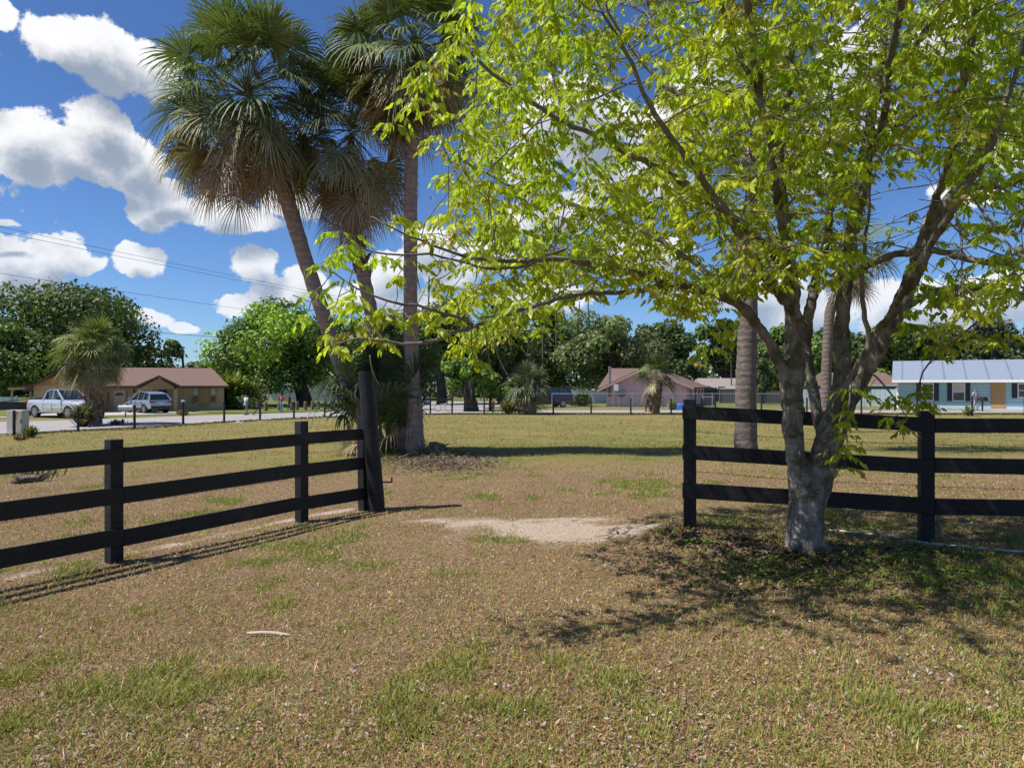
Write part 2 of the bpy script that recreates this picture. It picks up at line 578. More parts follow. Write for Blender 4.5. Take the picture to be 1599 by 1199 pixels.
def sand_at(x, y):
    n = fbm(x * 2.6, y * 3.4, 9, 5)
    s = 1.2 * blob(x, y, 860, 826, 1.0, 0.78) + 0.75 * blob(x, y, 960, 835, .5, .2) + 0.45 * blob(x, y, 1010, 870, 0.8, 0.5) + 0.5 * blob(x, y, 690, 815, .7, .35) + 0.75 * blob(x, y, 1110, 850, .35, .2)
    n_ = Vector((0.87, -0.51))
    for a, b in zip(LP[:-1], LP[1:]):
        o = (-0.22, 0.14)
        dd = seg_dist(x, y, (a.x + o[0], a.y + o[1]), (b.x + o[0], b.y + o[1]))
        s = np.maximum(s, 0.62 * np.exp(-(dd / 0.14) ** 2))
    # bare edge of the field beside the road
    d2 = seg_dist(x, y, (-28, 27.5), (-15.5, 42.5))
    s = np.maximum(s, 0.7 * np.exp(-(d2 / 1.3) ** 2))
    return np.clip(s + (n - 0.5) * 1.7 * np.clip(s * 2.2, 0, 1), 0, 1)


def field_at(x, y):
    return sstep(12.5, 19, y)


def build_ground():
    def axis(fine, f0, f1, outs):
        a = list(np.arange(f0, f1 + 1e-6, fine))
        for step, lim in outs:
            while a[-1] < lim: a.append(a[-1] + step)
        return a
    ys = axis(0.16, -4, 15, ((0.4, 30), (1.2, 70), (8, 200), (200, 4000)))
    ys = [-3000, -600, -100, -30, -10] + ys
    xp = axis(0.16, 0, 9, ((0.4, 18), (1.2, 50), (8, 160), (200, 4000)))
    xs = [-v for v in reversed(xp[1:])] + xp
    X, Y = np.meshgrid(np.array(xs), np.array(ys))
    Z = gz(X, Y)
    V = np.stack([X, Y, Z], -1).reshape(-1, 3)
    nx, ny = len(xs), len(ys)
    i = (np.arange(ny - 1)[:, None] * nx + np.arange(nx - 1)[None, :])
    Q = np.stack([i, i + 1, i + nx + 1, i + nx], -1).reshape(-1, 4)
    x, y = V[:, 0], V[:, 1]
    C = np.stack([green_at(x, y), sand_at(x, y), field_at(x, y)], -1)
    me = np_mesh('ground', V, Q, C, smooth=True)
    tag(link('ground', me, M['ground']), kind='structure')


build_ground()


def sheet(name, poly, z, mat, kind='structure'):
    me = bpy.data.meshes.new(name)
    me.from_pydata([(p[0], p[1], z) for p in poly], [], [tuple(range(len(poly)))])
    o = link(name, me, mat)
    return tag(o, kind=kind)


def mat_road(name, c, var=0.1):
    m, nb, b = newmat(name)
    tc = nb.n.new('ShaderNodeTexCoord').outputs['Object']
    n1 = nb.noise(tc, 0.35, 6, 0.65); n2 = nb.noise(tc, 12, 5, 0.7)
    k = nb.mix(nb.mapr(n1, 0.3, 0.7), tuple(v * (1 - var * 1.6) for v in c), tuple(v * (1 + var) for v in c))
    k = nb.mix(nb.mapr(n2, 0.3, 0.75), nb.mix(0.25, k, (0.15, 0.13, 0.11)), k)
    nb.l.new(k, b.inputs['Base Color']); b.inputs['Roughness'].default_value = 0.85
    return m


M['road'] = mat_road('worn_road', (0.33, 0.31, 0.30))
M['concrete'] = mat_road('pale_concrete', (0.48, 0.45, 0.41))
M['lawn'] = mat_plain('far_lawn', (0.13, 0.155, 0.045), 0.95, var=0.35, scale=0.6, spec=0.1)
M['dry_lawn'] = mat_plain('dry_lawn', (0.22, 0.17, 0.08), 0.95, var=0.35, scale=0.5, spec=0.1)

# far lawns first (lowest), then roads 4 mm apart
sheet('lawn', [(-90, 46), (-27, 46), (-18, 57.6), (-8, 61.5), (120, 61.5), (160, 200), (-160, 200)], 0.012, M['lawn'])
sheet('verge', [(3, 61.2), (90, 61.2), (95, 66), (3, 66)], 0.020, M['dry_lawn'])
sheet('road', [(-60, -2), (-22.3, 31.2), (-17.4, 39.4), (-11.0, 47.9), (-4.5, 53.8), (100, 54.4), (100, 59.8), (-2, 59.2), (-13.6, 57.2), (-21.8, 48.2), (-31, 39), (-75, 5)], 0.028, M['road'])
sheet('side_road', [(-8.6, 59.0), (-2.2, 59.15), (-2.5, 64), (6, 88), (-13, 88), (-11, 66)], 0.036, M['road'])
sheet('driveway', [(-33.5, 44.8), (-26, 50.2), (-22.5, 53.0), (-24.0, 55.6), (-32, 55.6), (-34, 52)], 0.044, M['concrete'])
sheet('pavement', [(-20, 52.5), (-13.8, 57.6), (-24, 57.0), (-26, 53.6)], 0.050, M['lawn'])


# ------------------------------------------------------------------ grass and litter (uncountable)
def scatter(n, rng, ymin=636, dmax=17, spread=1.2, lo=2.6):
    py = rng.uniform(ymin, 1340, n)
    d = 1.85 * F / (py - 600)
    px = rng.uniform(-160, 1760, n)
    x = (px - 799.5) / F * d * spread
    ok = (d < dmax) & (d > lo)
    return x[ok], d[ok]


def build_grass():
    rng = np.random.default_rng(4)
    x, y = scatter(600000, rng, 690, 18)
    x2, y2 = scatter(260000, rng, 690, 18); k2 = (y2 > 8.5)
    x, y = np.r_[x, x2[k2]], np.r_[y, y2[k2]]
    jit = rng.normal(0, 0.03, (2, len(x))); x = x + jit[0]; y = y + jit[1]
    g, s = green_at(x, y), sand_at(x, y)
    fine = fbm(x * 6, y * 6, 21, 3)
    keep = rng.random(len(x)) > np.clip(s * 1.7 - 0.25, 0, 0.97)
    keep &= rng.random(len(x)) < 0.55 + 0.9 * (fine - 0.3)
    for tx, ty, tr in ((at(1255, 858).x, at(1255, 858).y, 0.23),):
        keep &= np.hypot(x - tx, y - ty) > tr
    x, y, g, fine = x[keep], y[keep], g[keep], fine[keep]
    n = len(x)
    z = gz(x, y)
    isg = rng.random(n) < np.clip(g * 1.0 * (0.3 + fine) * .75 + 0.27, 0, 0.72)
    far = np.clip((y - 5) / 10, 0, 1)
    tall = np.where(rng.random(n) < 0.04, 1.9, 1.0)
    L = np.where(isg, rng.uniform(0.035, 0.085, n), rng.uniform(0.03, 0.075, n)) * tall * (0.85 + 0.5 * g)
    w = np.where(isg, rng.uniform(0.0035, 0.0075, n), rng.uniform(0.003, 0.0065, n)) * (1 + far * 1.2)
    a = rng.uniform(0, 2 * math.pi, n)
    tilt = np.where(isg, rng.uniform(0.5, 1.35, n), rng.uniform(0.05, 0.75, n))
    dx, dy, dz = np.cos(a) * np.cos(tilt), np.sin(a) * np.cos(tilt), np.sin(tilt)
    b = a + math.pi / 2 + rng.normal(0, .3, n)
    base = np.stack([x, y, z - 0.004], -1)
    D = np.stack([dx, dy, dz], -1) * L[:, None]
    S = np.stack([np.cos(b), np.sin(b), np.zeros(n)], -1) * w[:, None]
    droop = np.zeros((n, 3)); droop[:, 2] = -L * rng.uniform(0.0, 0.35, n)
    V = np.stack([base - S * .5, base + D * .45 + S * .6, base + D + droop, base + D * .45 - S * .6 + S * .1], 1)
    cg = np.stack([rng.uniform(.20, .38, n), rng.uniform(.24, .36, n), rng.uniform(.05, .10, n)], -1)
    cd = np.array([.66, .46, .28]) * rng.uniform(.45, 1.25, (n, 1)) * rng.uniform(.92, 1.08, (n, 3))
    cb = np.array([.38, .20, .11]) * rng.uniform(.5, 1.2, (n, 1))
    rust = vnoise(x * .55 + 9, y * .7, 91)[:, None]
    cd = np.where(rng.random((n, 1)) < .15 + .6 * rust, cb, cd)
    C = np.where(isg[:, None], cg, cd)
    C = np.repeat(C, 4, 0)
    Q = np.arange(n * 4).reshape(n, 4)
    o = link('grass', np_mesh('grass', V.reshape(-1, 3), Q, C), M['grass'])
    tag(o, 'short patchy grass, straw brown with green tufts, covering the near ground', 'grass', kind='stuff')


def build_litter():
    rng = np.random.default_rng(8)
    x, y = scatter(70000, rng, 740, 12)
    cl = fbm(x * 1.3, y * 1.3, 31, 3)
    keep = rng.random(len(x)) < np.clip((cl - 0.36) * 2.0, 0.06, .48) * np.where(y > 8.5, .35, 1) * np.where((x < 1.5) | (y < 6), 1, .6)
    keep &= np.hypot(x - 3.0, y - 7.3) > .25
    x, y = x[keep], y[keep]; n = len(x)
    z = gz(x, y) + rng.uniform(0.002, 0.035, n)
    a = rng.uniform(0, 2 * math.pi, n)
    L = rng.uniform(.006, .018, n) * (1 + np.clip((y - 5) / 9, 0, .8)); w = L * rng.uniform(.3, .6, n)
    t = rng.normal(0, .45, n); r2 = rng.normal(0, .5, n)
    D = np.stack([np.cos(a) * np.cos(t), np.sin(a) * np.cos(t), np.sin(t)], -1) * L[:, None]
    S = np.stack([-np.sin(a) * np.cos(r2), np.cos(a) * np.cos(r2), np.sin(r2)], -1) * w[:, None]
    B = np.stack([x, y, z], -1)
    up = np.zeros((n, 3)); up[:, 2] = L * rng.uniform(-.2, .5, n)
    V = np.stack([B - D, B + S + up, B + D, B - S + up * .6], 1)
    pal = np.array([[.52, .41, .34], [.42, .30, .22], [.28, .17, .12], [.60, .52, .47], [.36, .25, .20]])
    C = pal[rng.integers(0, 5, n)] * rng.uniform(.45, .92, (n, 1))
    o = link('fallen_leaves', np_mesh('fallen_leaves', V.reshape(-1, 3), np.arange(n * 4).reshape(n, 4), np.repeat(C, 4, 0)), M['litter'])
    tag(o, 'dry pale fallen leaves scattered over the near grass', 'leaf litter', kind='stuff')


def build_weeds():
    """broad leaved weeds round the tree foot and along the right fence"""
    rng = np.random.default_rng(12)
    pts = []
    for (px, py, r, k) in ((1380, 870, 1.0, 120), (1330, 905, 1.0, 80), (1500, 900, 1.1, 130), (1560, 940, .8, 60), (1180, 880, .5, 40), (1150, 820, .5, 60), (1095, 850, .25, 30), (1400, 840, 1.4, 170), (1560, 830, 1.2, 170), (1200, 905, .6, 60), (1090, 665, .1, 4)):
        c = at(px, py)
        for _ in range(k):
            pts.append((c.x + rng.normal(0, r * .55), c.y + rng.normal(0, r * .3)))
    acc = Acc()
    for (x, y) in pts:
        if math.hypot(x - 3.0, y - 7.3) < .24: continue
        z = g1(x, y); h = rng.uniform(.02, .07)
        for k in range(rng.integers(3, 7)):
            a = rng.uniform(0, 6.28); L = rng.uniform(.025, .05); w = L * .4
            o = np.array([x + rng.normal(0, .02), y + rng.normal(0, .02), z + h * rng.uniform(.3, 1)])
            d = np.array([math.cos(a), math.sin(a), rng.uniform(-.3, .6)]) * L; s = np.array([-math.sin(a), math.cos(a), 0]) * w
            acc.add([o, o + d * .5 + s, o + d, o + d * .5 - s], [[0, 1, 2, 3]], np.array([rng.uniform(.09, .2), rng.uniform(.17, .27), .03]))
    o = link('weeds', acc.mesh('weeds'), M['grass'])
    tag(o, 'low broad leaved green weeds creeping round the foot of the leafy tree', 'weeds', kind='stuff')


def build_field_tufts():
    rng = np.random.default_rng(14)
    n = 90000
    py = rng.uniform(646, 715, n); d = 1.95 * F / (py - 600) ; d = d * rng.uniform(.95, 1.05, n)
    x = (rng.uniform(-200, 1800, n) - 799.5) / F * d
    ok = (d < 50) & (d > 15) & (fbm(x * .8, d * .8, 61, 3) > .42)
    # stay inside the mown field on the left
    t = (x + 22.3) / 9.9; yl = 29.5 + (x + 21.4) * 1.95
    ok &= (d < yl - .4) | (x > -11)
    x, y = x[ok], d[ok]; n = len(x)
    a = rng.uniform(0, 6.28, n); L = rng.uniform(.03, .085, n) * (1 + (y - 15) / 60); w = .006 * (1 + (y - 15) / 12)
    o = np.stack([x, y, gz(x, y) - .004], -1)
    D = np.stack([np.cos(a) * .7, np.sin(a) * .7, rng.uniform(.4, 1.2, n)], -1) * L[:, None]
    S = np.stack([np.ones(n), np.zeros(n), np.zeros(n)], -1) * w[:, None]
    V = np.stack([o - S, o + D * .5 - S * .7, o + D, o + D * .5 + S * .7], 1)
    g = vnoise(x * .35, y * .9, 5)[:, None]
    C = (np.array([.40, .31, .15]) * (1 - g) + np.array([.27, .29, .07]) * g) * rng.uniform(.7, 1.25, (n, 1))
    tag(link('field_grass', np_mesh('field_grass', V.reshape(-1, 3), np.arange(n * 4).reshape(n, 4), np.repeat(C, 4, 0)), M['grass']), 'short straw and olive grass of the open mown field', 'grass', kind='stuff')


build_field_tufts()
build_grass(); build_litter(); build_weeds()


def build_mulch():
    rng = np.random.default_rng(66); acc = Acc()
    for (cx, cy, sx, sy, k) in ((1130, 842, 60, 9, 1500), (1200, 858, 60, 10, 1300), (1300, 872, 70, 9, 700), (1400, 862, 90, 7, 700), (1120, 880, 90, 14, 500), (1230, 905, 110, 14, 500)):
        for _ in range(k):
            f = at(rng.normal(cx, sx), max(rng.normal(cy, sy), 800)); x, y = f.x, f.y
            if math.hypot(x - 3.0, y - 7.3) < .2: continue
            a = rng.uniform(0, 6.28); L = rng.uniform(.012, .035); t = rng.normal(0, .4)
            d = np.array([math.cos(a), math.sin(a), t]) * L; s = np.array([-math.sin(a), math.cos(a), rng.normal(0, .4)]) * L * .45
            o = np.array([x, y, f.z + rng.uniform(.0, .03)])
            c = np.array([[.10, .055, .035], [.17, .10, .06], [.07, .04, .03], [.28, .20, .14]][rng.integers(0, 4)]) * rng.uniform(.6, 1.2)
            acc.add([o - d, o + s, o + d, o - s], [[0, 1, 2, 3]], c)
    tag(link('leaf_mulch', acc.mesh('leaf_mulch'), M['litter']), 'dark brown leaf mulch on the ground round the foot of the leafy tree', 'leaf litter', kind='stuff')


build_mulch()


# ------------------------------------------------------------------ black board fences
def mat_black():
    m, nb, b = newmat('black_painted_board')
    tc = nb.n.new('ShaderNodeTexCoord').outputs['Object']
    n1 = nb.noise(nb.vmath('MULTIPLY', tc, (1.5, 1.5, 18)), 3.0, 5, 0.6)
    n2 = nb.noise(tc, 2.2, 5, 0.65)
    c = nb.mix(nb.mapr(n1, .35, .7), (0.006, 0.006, 0.0075), (0.017, 0.017, 0.020))
    c = nb.mix(nb.mapr(n2, .52, .72, 0, .6), c, (0.045, 0.046, 0.052))
    n3 = nb.noise(nb.vmath('MULTIPLY', tc, (4, 4, 40)), 4.0, 4, 0.7)
    c = nb.mix(nb.mapr(n3, .66, .72, 0, .55), c, (0.11, 0.105, 0.10))
    nb.l.new(c, b.inputs['Base Color'])
    b.inputs['Roughness'].default_value = 0.55
    b.inputs['Specular IOR Level'].default_value = 0.35
    bp = nb.n.new('ShaderNodeBump'); bp.inputs['Strength'].default_value = .35; bp.inputs['Distance'].default_value = .01
    nb.l.new(n1, bp.inputs['Height']); nb.l.new(bp.outputs[0], b.inputs['Normal'])
    return m


M['black_wood'] = mat_black()
M['wire'] = mat_plain('rusty_wire', (0.10, 0.075, 0.06), 0.6, 0.4)
M['galv'] = mat_plain('galvanised_metal', (0.42, 0.43, 0.44), 0.45, 0.6)


def board(mb, a, b, z0a, z1a, z0b, z1b, off, th):
    """a board from a to b, its face pushed off to one side"""
    d = (Vector((b.x, b.y)) - Vector((a.x, a.y))).normalized()
    n = Vector((d.y, -d.x))
    if n.y > 0: n = -n        # towards the camera side
    o0, o1 = n * off, n * (off + th)
    v = []
    for p, z0, z1 in ((a, z0a, z1a), (b, z0b, z1b)):
        for o in (o0, o1):
            v.append((p.x + o.x, p.y + o.y, z0)); v.append((p.x + o.x, p.y + o.y, z1))
    k = len(mb.v); mb.v += v
    for q in ((0, 1, 3, 2), (4, 6, 7, 5), (0, 4, 5, 1), (2, 3, 7, 6), (1, 5, 7, 3), (0, 2, 6, 4)):
        mb.f.append(tuple(k + i for i in q)); mb.m.append(0)


def barbed(a, b, h, rng, sag=0.02):
    mb = MB(); n = 9
    pts = []
    for i in range(n):
        t = i / (n - 1); p = a.lerp(b, t)
        pts.append((p.x, p.y, (a.z * (1 - t) + b.z * t) + h - sag * 4 * t * (1 - t) + rng.normal(0, .003)))
    mb.tube(pts, [0.0022] * n, 4)
    L = (b - a).length; k = int(L / 0.13)
    for j in range(k):
        t = (j + .5) / k; p = a.lerp(b, t)
        z = (a.z * (1 - t) + b.z * t) + h - sag * 4 * t * (1 - t)
        mb.box((p.x, p.y, z), (.004, .004, .032), Matrix.Rotation(rng.uniform(-.8, .8), 3, 'Y'))
    return mb


def board_fence(feet, hposts, rails, label, rng, wires=(1.05, .6), w=.13, ends=(0, 0)):
    root = empty('board_fence', feet[0], 0, label, 'board fence')
    o0 = feet[0]
    F_ = [f - o0 for f in feet]
    for f, hp in zip(F_, hposts):
        mb = MB()
        d = (F_[1] - F_[0]); ang = math.atan2(d.y, d.x)
        rot = Matrix.Rotation(ang, 3, 'Z')
        mb.box((f.x, f.y, f.z + hp / 2 - .1), (w, w * .82, hp + .2), rot @ Matrix.Rotation(rng.normal(0, .006), 3, 'X'))
        mb.build('post', M['black_wood'], root, bevel=.006)
    for i in range(len(F_) - 1):
        a, b = F_[i].copy(), F_[i + 1].copy()
        d = (b - a).normalized()
        a2 = a - d * .055; b2 = b + d * .055
        if i == 0: a2 = a - d * (.085 + ends[0])
        if i == len(F_) - 2: b2 = b + d * (.07 + ends[1])
        for ri, (z0, z1) in enumerate(rails):
            mb = MB(); j0 = rng.normal(0, .006); j1 = rng.normal(0, .006)
            sgn = (i % 2) * .003
            if i % 2: a3, b3 = a2 + d * .115, b2
            else: a3, b3 = a2, b2
            board(mb, a3, b3, a.z + z0 + j0, a.z + z1 + j0, b.z + z0 + j1, b.z + z1 + j1, w * .41 + .002, .028)
            mb.build('rail', M['black_wood'], root, bevel=.003)
        for h in wires:
            n = Vector((d.y, -d.x, 0)); n = -n if n.y > 0 else n
            barbed(a - n * .07, b - n * .07, h, rng).build('barbed_wire', M['wire'], root)
    return root


rngf = np.random.default_rng(2)
board_fence(LP, [1.29, 1.29, 1.36, 1.36], [(.18, .355), (.615, .79), (1.045, 1.205)],
            'black three-rail board fence on the left, running back to the thick round gate post', rngf, ends=(1.5, .12), w=.14)
board_fence(RP, [1.41] * 4, [(.32, .49), (.745, .905), (1.185, 1.335)],
            'black three-rail board fence on the right, passing behind the leafy tree', rngf, w=.135, ends=(.0, 0))


def gate_post():
    f = at(590.5, 798)
    root = empty('gate_post', f, 0, 'thick round black gate post leaning left at the end of the left fence', 'gate post')
    d = f.y
    top = P(571, 580, d) - f
    mb = MB(); n = 14
    rng = np.random.default_rng(3)
    sc = d / F
    for_pts = [Vector((0, 0, -.15)).lerp(Vector((top.x, 0, top.z)), i / (n - 1)) for i in range(n)]
    rad = [(12.6 - .6 * i / (n - 1)) * sc * (1 + rng.normal(0, .012)) for i in range(n)]
    mb.tube(for_pts, rad, 20)
    mb.build('trunk_post', M['black_wood'], root, smooth=False)
    hb = MB()
    hb.tube([(.05, -.02, .42), (.205, -.03, .42)], [.011, .011], 8)
    hb.tube([(.202, -.03, .41), (.202, -.03, .49)], [.013, .011], 8)
    hb.build('hinge_pin', M['wire'], root)


gate_post()


# ------------------------------------------------------------------ palms
def frond(acc, o, az, el, pet, Rr, rng, cols, droop=.5, n=30, wid=.032, sag=.25, span=2.25, petcol=(.16, .19, .06), pw=.016):
    h = np.array([math.cos(az), math.sin(az), 0.0]); zz = np.array([0, 0, 1.0])
    d0 = h * math.cos(el) + zz * math.sin(el)
    t = np.linspace(0, 1, 5)[:, None]
    pp = o + d0 * pet * t - zz * sag * pet * t ** 2
    V, Q = tube_np(pp, np.array([pw * 1.5, pw, pw * .8, pw * .7, pw * .6]), 3)
    acc.add(V, Q, np.array(petcol))
    d1 = d0 * pet - 2 * sag * pet * zz; d1 /= np.linalg.norm(d1)
    side = np.cross(d1, zz)
    if np.linalg.norm(side) < .1: side = np.array([-math.sin(az), math.cos(az), 0])
    side /= np.linalg.norm(side)
    roll = rng.normal(0, .45)
    nrm = np.cross(side, d1)
    side = side * math.cos(roll) + nrm * math.sin(roll); nrm = np.cross(side, d1)
    phi = np.linspace(-span, span, n) + rng.normal(0, .03, n)
    L = Rr * (.72 + .28 * np.cos(phi * .6)) * rng.uniform(.88, 1.06, n)
    fold = .35
    ld = d1[None] * np.cos(phi)[:, None] + side[None] * np.sin(phi)[:, None] + nrm[None] * (fold * np.abs(np.sin(phi)))[:, None]
    ld /= np.linalg.norm(ld, axis=1)[:, None]
    hub = pp[-1][None] + d1[None] * (.12 * Rr * np.clip(np.cos(phi), 0, 1))[:, None]
    ww = np.cross(ld, nrm); ww /= np.linalg.norm(ww, axis=1)[:, None] + 1e-9
    S = np.array([.03, .34, .62, .84, 1.0]); Wd = np.array([.25, 1.0, .8, .5, .08])
    dr = droop * rng.uniform(.6, 1.4, n)
    pos = hub[:, None] + ld[:, None] * (L[:, None] * S)[..., None]
    fall = (dr * L)[:, None] * (S ** 3.2)[None]
    pos[..., 2] -= fall
    # keep leaflets from stretching: pull them in as they fall
    pos = hub[:, None] + (pos - hub[:, None]) * (1 / np.sqrt(1 + (fall / L[:, None]) ** 2 * .55))[..., None]
    Wv = ww[:, None] * (Wd * wid * Rr)[None, :, None] * .5
    VV = np.stack([pos - Wv, pos + Wv], 2).reshape(n, 10, 3)
    q = np.array([[2 * k, 2 * k + 1, 2 * k + 3, 2 * k + 2] for k in range(4)])
    QQ = (q[None] + np.arange(n)[:, None, None] * 10).reshape(-1, 4)
    ci = rng.integers(0, len(cols), n)
    base = np.array(cols)[rng.integers(0, len(cols))]
    CC = (base[None] * .65 + np.array(cols)[ci] * .35) * rng.uniform(.75, 1.2, (n, 1))
    acc.add(VV.reshape(-1, 3), QQ, np.repeat(CC, 10, 0))


GREEN = [(0.12, 0.176, 0.054), (0.156, 0.216, 0.068), (0.213, 0.257, 0.081), (0.128, 0.162, 0.061)]
OLIVE = [(0.236, 0.237, 0.1), (0.328, 0.3, 0.15), (0.197, 0.213, 0.075), (0.42, 0.362, 0.225)]
TAN = [(0.456, 0.312, 0.192), (0.336, 0.216, 0.144), (0.552, 0.432, 0.3), (0.24, 0.156, 0.108), (0.408, 0.336, 0.288)]
YOUNG = [(.08, .14, .03), (.12, .19, .04), (.15, .20, .05)]


def stalks(acc, o, rng, k, L, down=0.5, n=46):
    """old flower stalks: brown branched sprays"""
    for _ in range(k):
        az = rng.uniform(0, 6.28); el = rng.uniform(.0, 1.0)
        d = np.array([math.cos(az) * math.cos(el), math.sin(az) * math.cos(el), math.sin(el)])
        t = np.linspace(0, 1, 7)[:, None]
        pts = o + d * L * t - np.array([0, 0, 1]) * L * down * t ** 2.2
        acc.add(*tube_np(pts, np.linspace(.016, .006, 7), 3), np.array([.22, .15, .11]))
        for _ in range(n):
            s = rng.uniform(.35, 1); p = o + d * L * s - np.array([0, 0, 1]) * L * down * s ** 2.2
            r = rng.normal(0, 1, 3); r /= np.linalg.norm(r); r[2] -= .35
            e = p + r * rng.uniform(.12, .34); m = (p + e) / 2 + rng.normal(0, .03, 3)
            acc.add(*tube_np(np.array([p, m, e]), np.array([.005, .004, .003]), 3), np.array([.24, .17, .14]) * rng.uniform(.7, 1.3))


def palm(label, base, path, radii, crown, ng, no, nd, Rr, pet, seed, group=None, cat='palm tree', bootz=None, stk=0, squash=1.0, skirt=None,
         lod=30, bark='palm_bark', trunk_sides=18, up=1.45, wid=.032, greens=GREEN, name='palm_tree', deadlow=-1.35, rough=1.0):
    rng = np.random.default_rng(seed)
    root = empty(name, base, 0, label, cat, group)
    b = np.array(base)
    # trunk
    pts = np.array([np.array(p) for p in path]) - b
    tt = np.linspace(0, 1, 60)
    seg = np.r_[0, np.cumsum(np.linalg.norm(np.diff(pts, axis=0), axis=1))]; seg /= seg[-1]
    # smooth path
    cur = np.stack([np.interp(tt, seg, pts[:, i]) for i in range(3)], -1)
    for _ in range(12): cur[1:-1] = (cur[:-2] + 2 * cur[1:-1] + cur[2:]) / 4
    rr = np.interp(tt, seg, radii) * (1 + rough * rng.normal(0, .018, 60))
    V, Q = tube_np(cur, rr, trunk_sides)
    V = V + rng.normal(0, .006 * rough, V.shape)
    link('trunk', np_mesh('trunk', V, Q, None, True), M[bark], root)
    c = np.array(crown) - b
    acc = Acc()
    for i in range(ng):      # green fronds, young ones upright
        f = (i + .5) / ng
        az = i * 2.399 + rng.normal(0, .25); el = up - f * (up + .15) + rng.normal(0, .12)
        frond(acc, c + rng.normal(0, .05, 3) + [0, 0, .25 * (1 - f)], az, el, pet * rng.uniform(.75, 1.1), Rr * rng.uniform(.85, 1.1), rng, greens,
              droop=.10 + .42 * f, n=lod, wid=wid)
    for i in range(no):      # older, olive and hanging
        az = i * 2.399 + 1 + rng.normal(0, .3); el = -.05 - .75 * rng.random()
        frond(acc, c + rng.normal(0, .06, 3) - [0, 0, .15], az, el, pet * rng.uniform(.7, 1.0), Rr * rng.uniform(.75, .95), rng, OLIVE,
              droop=.45, n=lod, wid=wid, sag=.3)
    link('crown', acc.mesh('crown'), M['palm'], root)
    if nd:
        acc = Acc(); sk = skirt or .5
        for i in range(nd):
            az = i * 2.399 + rng.normal(0, .3); el = rng.uniform(deadlow, -.45)
            frond(acc, c + rng.normal(0, .06, 3) - [0, 0, .2 + sk * rng.random()], az, el, pet * rng.uniform(.5, .9), Rr * rng.uniform(.6, .82), rng, TAN,
                  droop=.5, n=int(lod * .8), wid=wid * .85, sag=.25, petcol=(.25, .16, .09))
        link('dead_frond_skirt', acc.mesh('dead_frond_skirt'), M['palm'], root)
    if stk:
        acc = Acc(); stalks(acc, c, rng, stk, pet * 1.25)
        link('flower_stalks', acc.mesh('flower_stalks'), M['twig'], root)
    if bootz:
        acc = Acc(); t0, t1, k = bootz
        for i in range(k):
            t = t0 + (t1 - t0) * i / k; j = t * 59; i0 = int(j)
            p = cur[min(i0, 59)]; r = rr[min(i0, 59)]
            a = i * 2.399 + rng.normal(0, .1)
            d = np.array([math.cos(a), math.sin(a), 0]); q0 = p + d * r * .8; e = q0 + d * rng.uniform(.10, .22) + np.array([0, 0, rng.uniform(.12, .26)])
            acc.add(*tube_np(np.array([q0 - [0, 0, .1], (q0 + e) / 2, e]), np.array([.07, .05, .03]) * (r / .17) * .9, 5))
        link('frond_stubs', acc.mesh('frond_stubs'), M['boots'], root)
    return root


# the clump of three tall palms
PB = at(640, 706)
dp = PB.y
pb = at(596, 703)
palm('tall palm leaning far left, its broad shaggy crown hung with brown fronds',
     pb, [pb, P(566, 655, dp), P(522, 545, dp), P(470, 385, dp), P(428, 245, dp), P(408, 165, dp)], [.30, .225, .20, .205, .23, .22],
     P(384, 150, dp), 54, 42, 42, 1.2, 1.95, 21, stk=10, group='palms of the tall clump', skirt=.7, lod=38, wid=.046)
p2 = at(632, 706)
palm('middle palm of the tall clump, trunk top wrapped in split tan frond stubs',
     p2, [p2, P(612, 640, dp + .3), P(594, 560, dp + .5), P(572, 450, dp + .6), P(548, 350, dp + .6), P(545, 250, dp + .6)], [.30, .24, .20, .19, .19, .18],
     P(548, 205, dp + .6), 34, 14, 44, 1.15, 1.6, 22, bootz=(.62, .98, 70), stk=4, greens=[(.07, .10, .035), (.09, .12, .04), (.11, .13, .05)], group='palms of the tall clump', skirt=1.0, lod=36, wid=.046)  # darker greens: shade on this crown put into the frond colour
p3 = at(648, 707)
palm('straight slender palm standing upright on the right of the tall clump',
     p3, [p3, P(647, 640, dp - .2), P(641, 520, dp - .2), P(641, 380, dp - .2), P(642, 240, dp - .2), P(646, 120, dp - .2)], [.29, .22, .195, .185, .185, .17],
     P(648, 78, dp - .2), 46, 24, 18, 1.12, 1.5, 23, stk=8, group='palms of the tall clump', skirt=.6, lod=38, wid=.046)

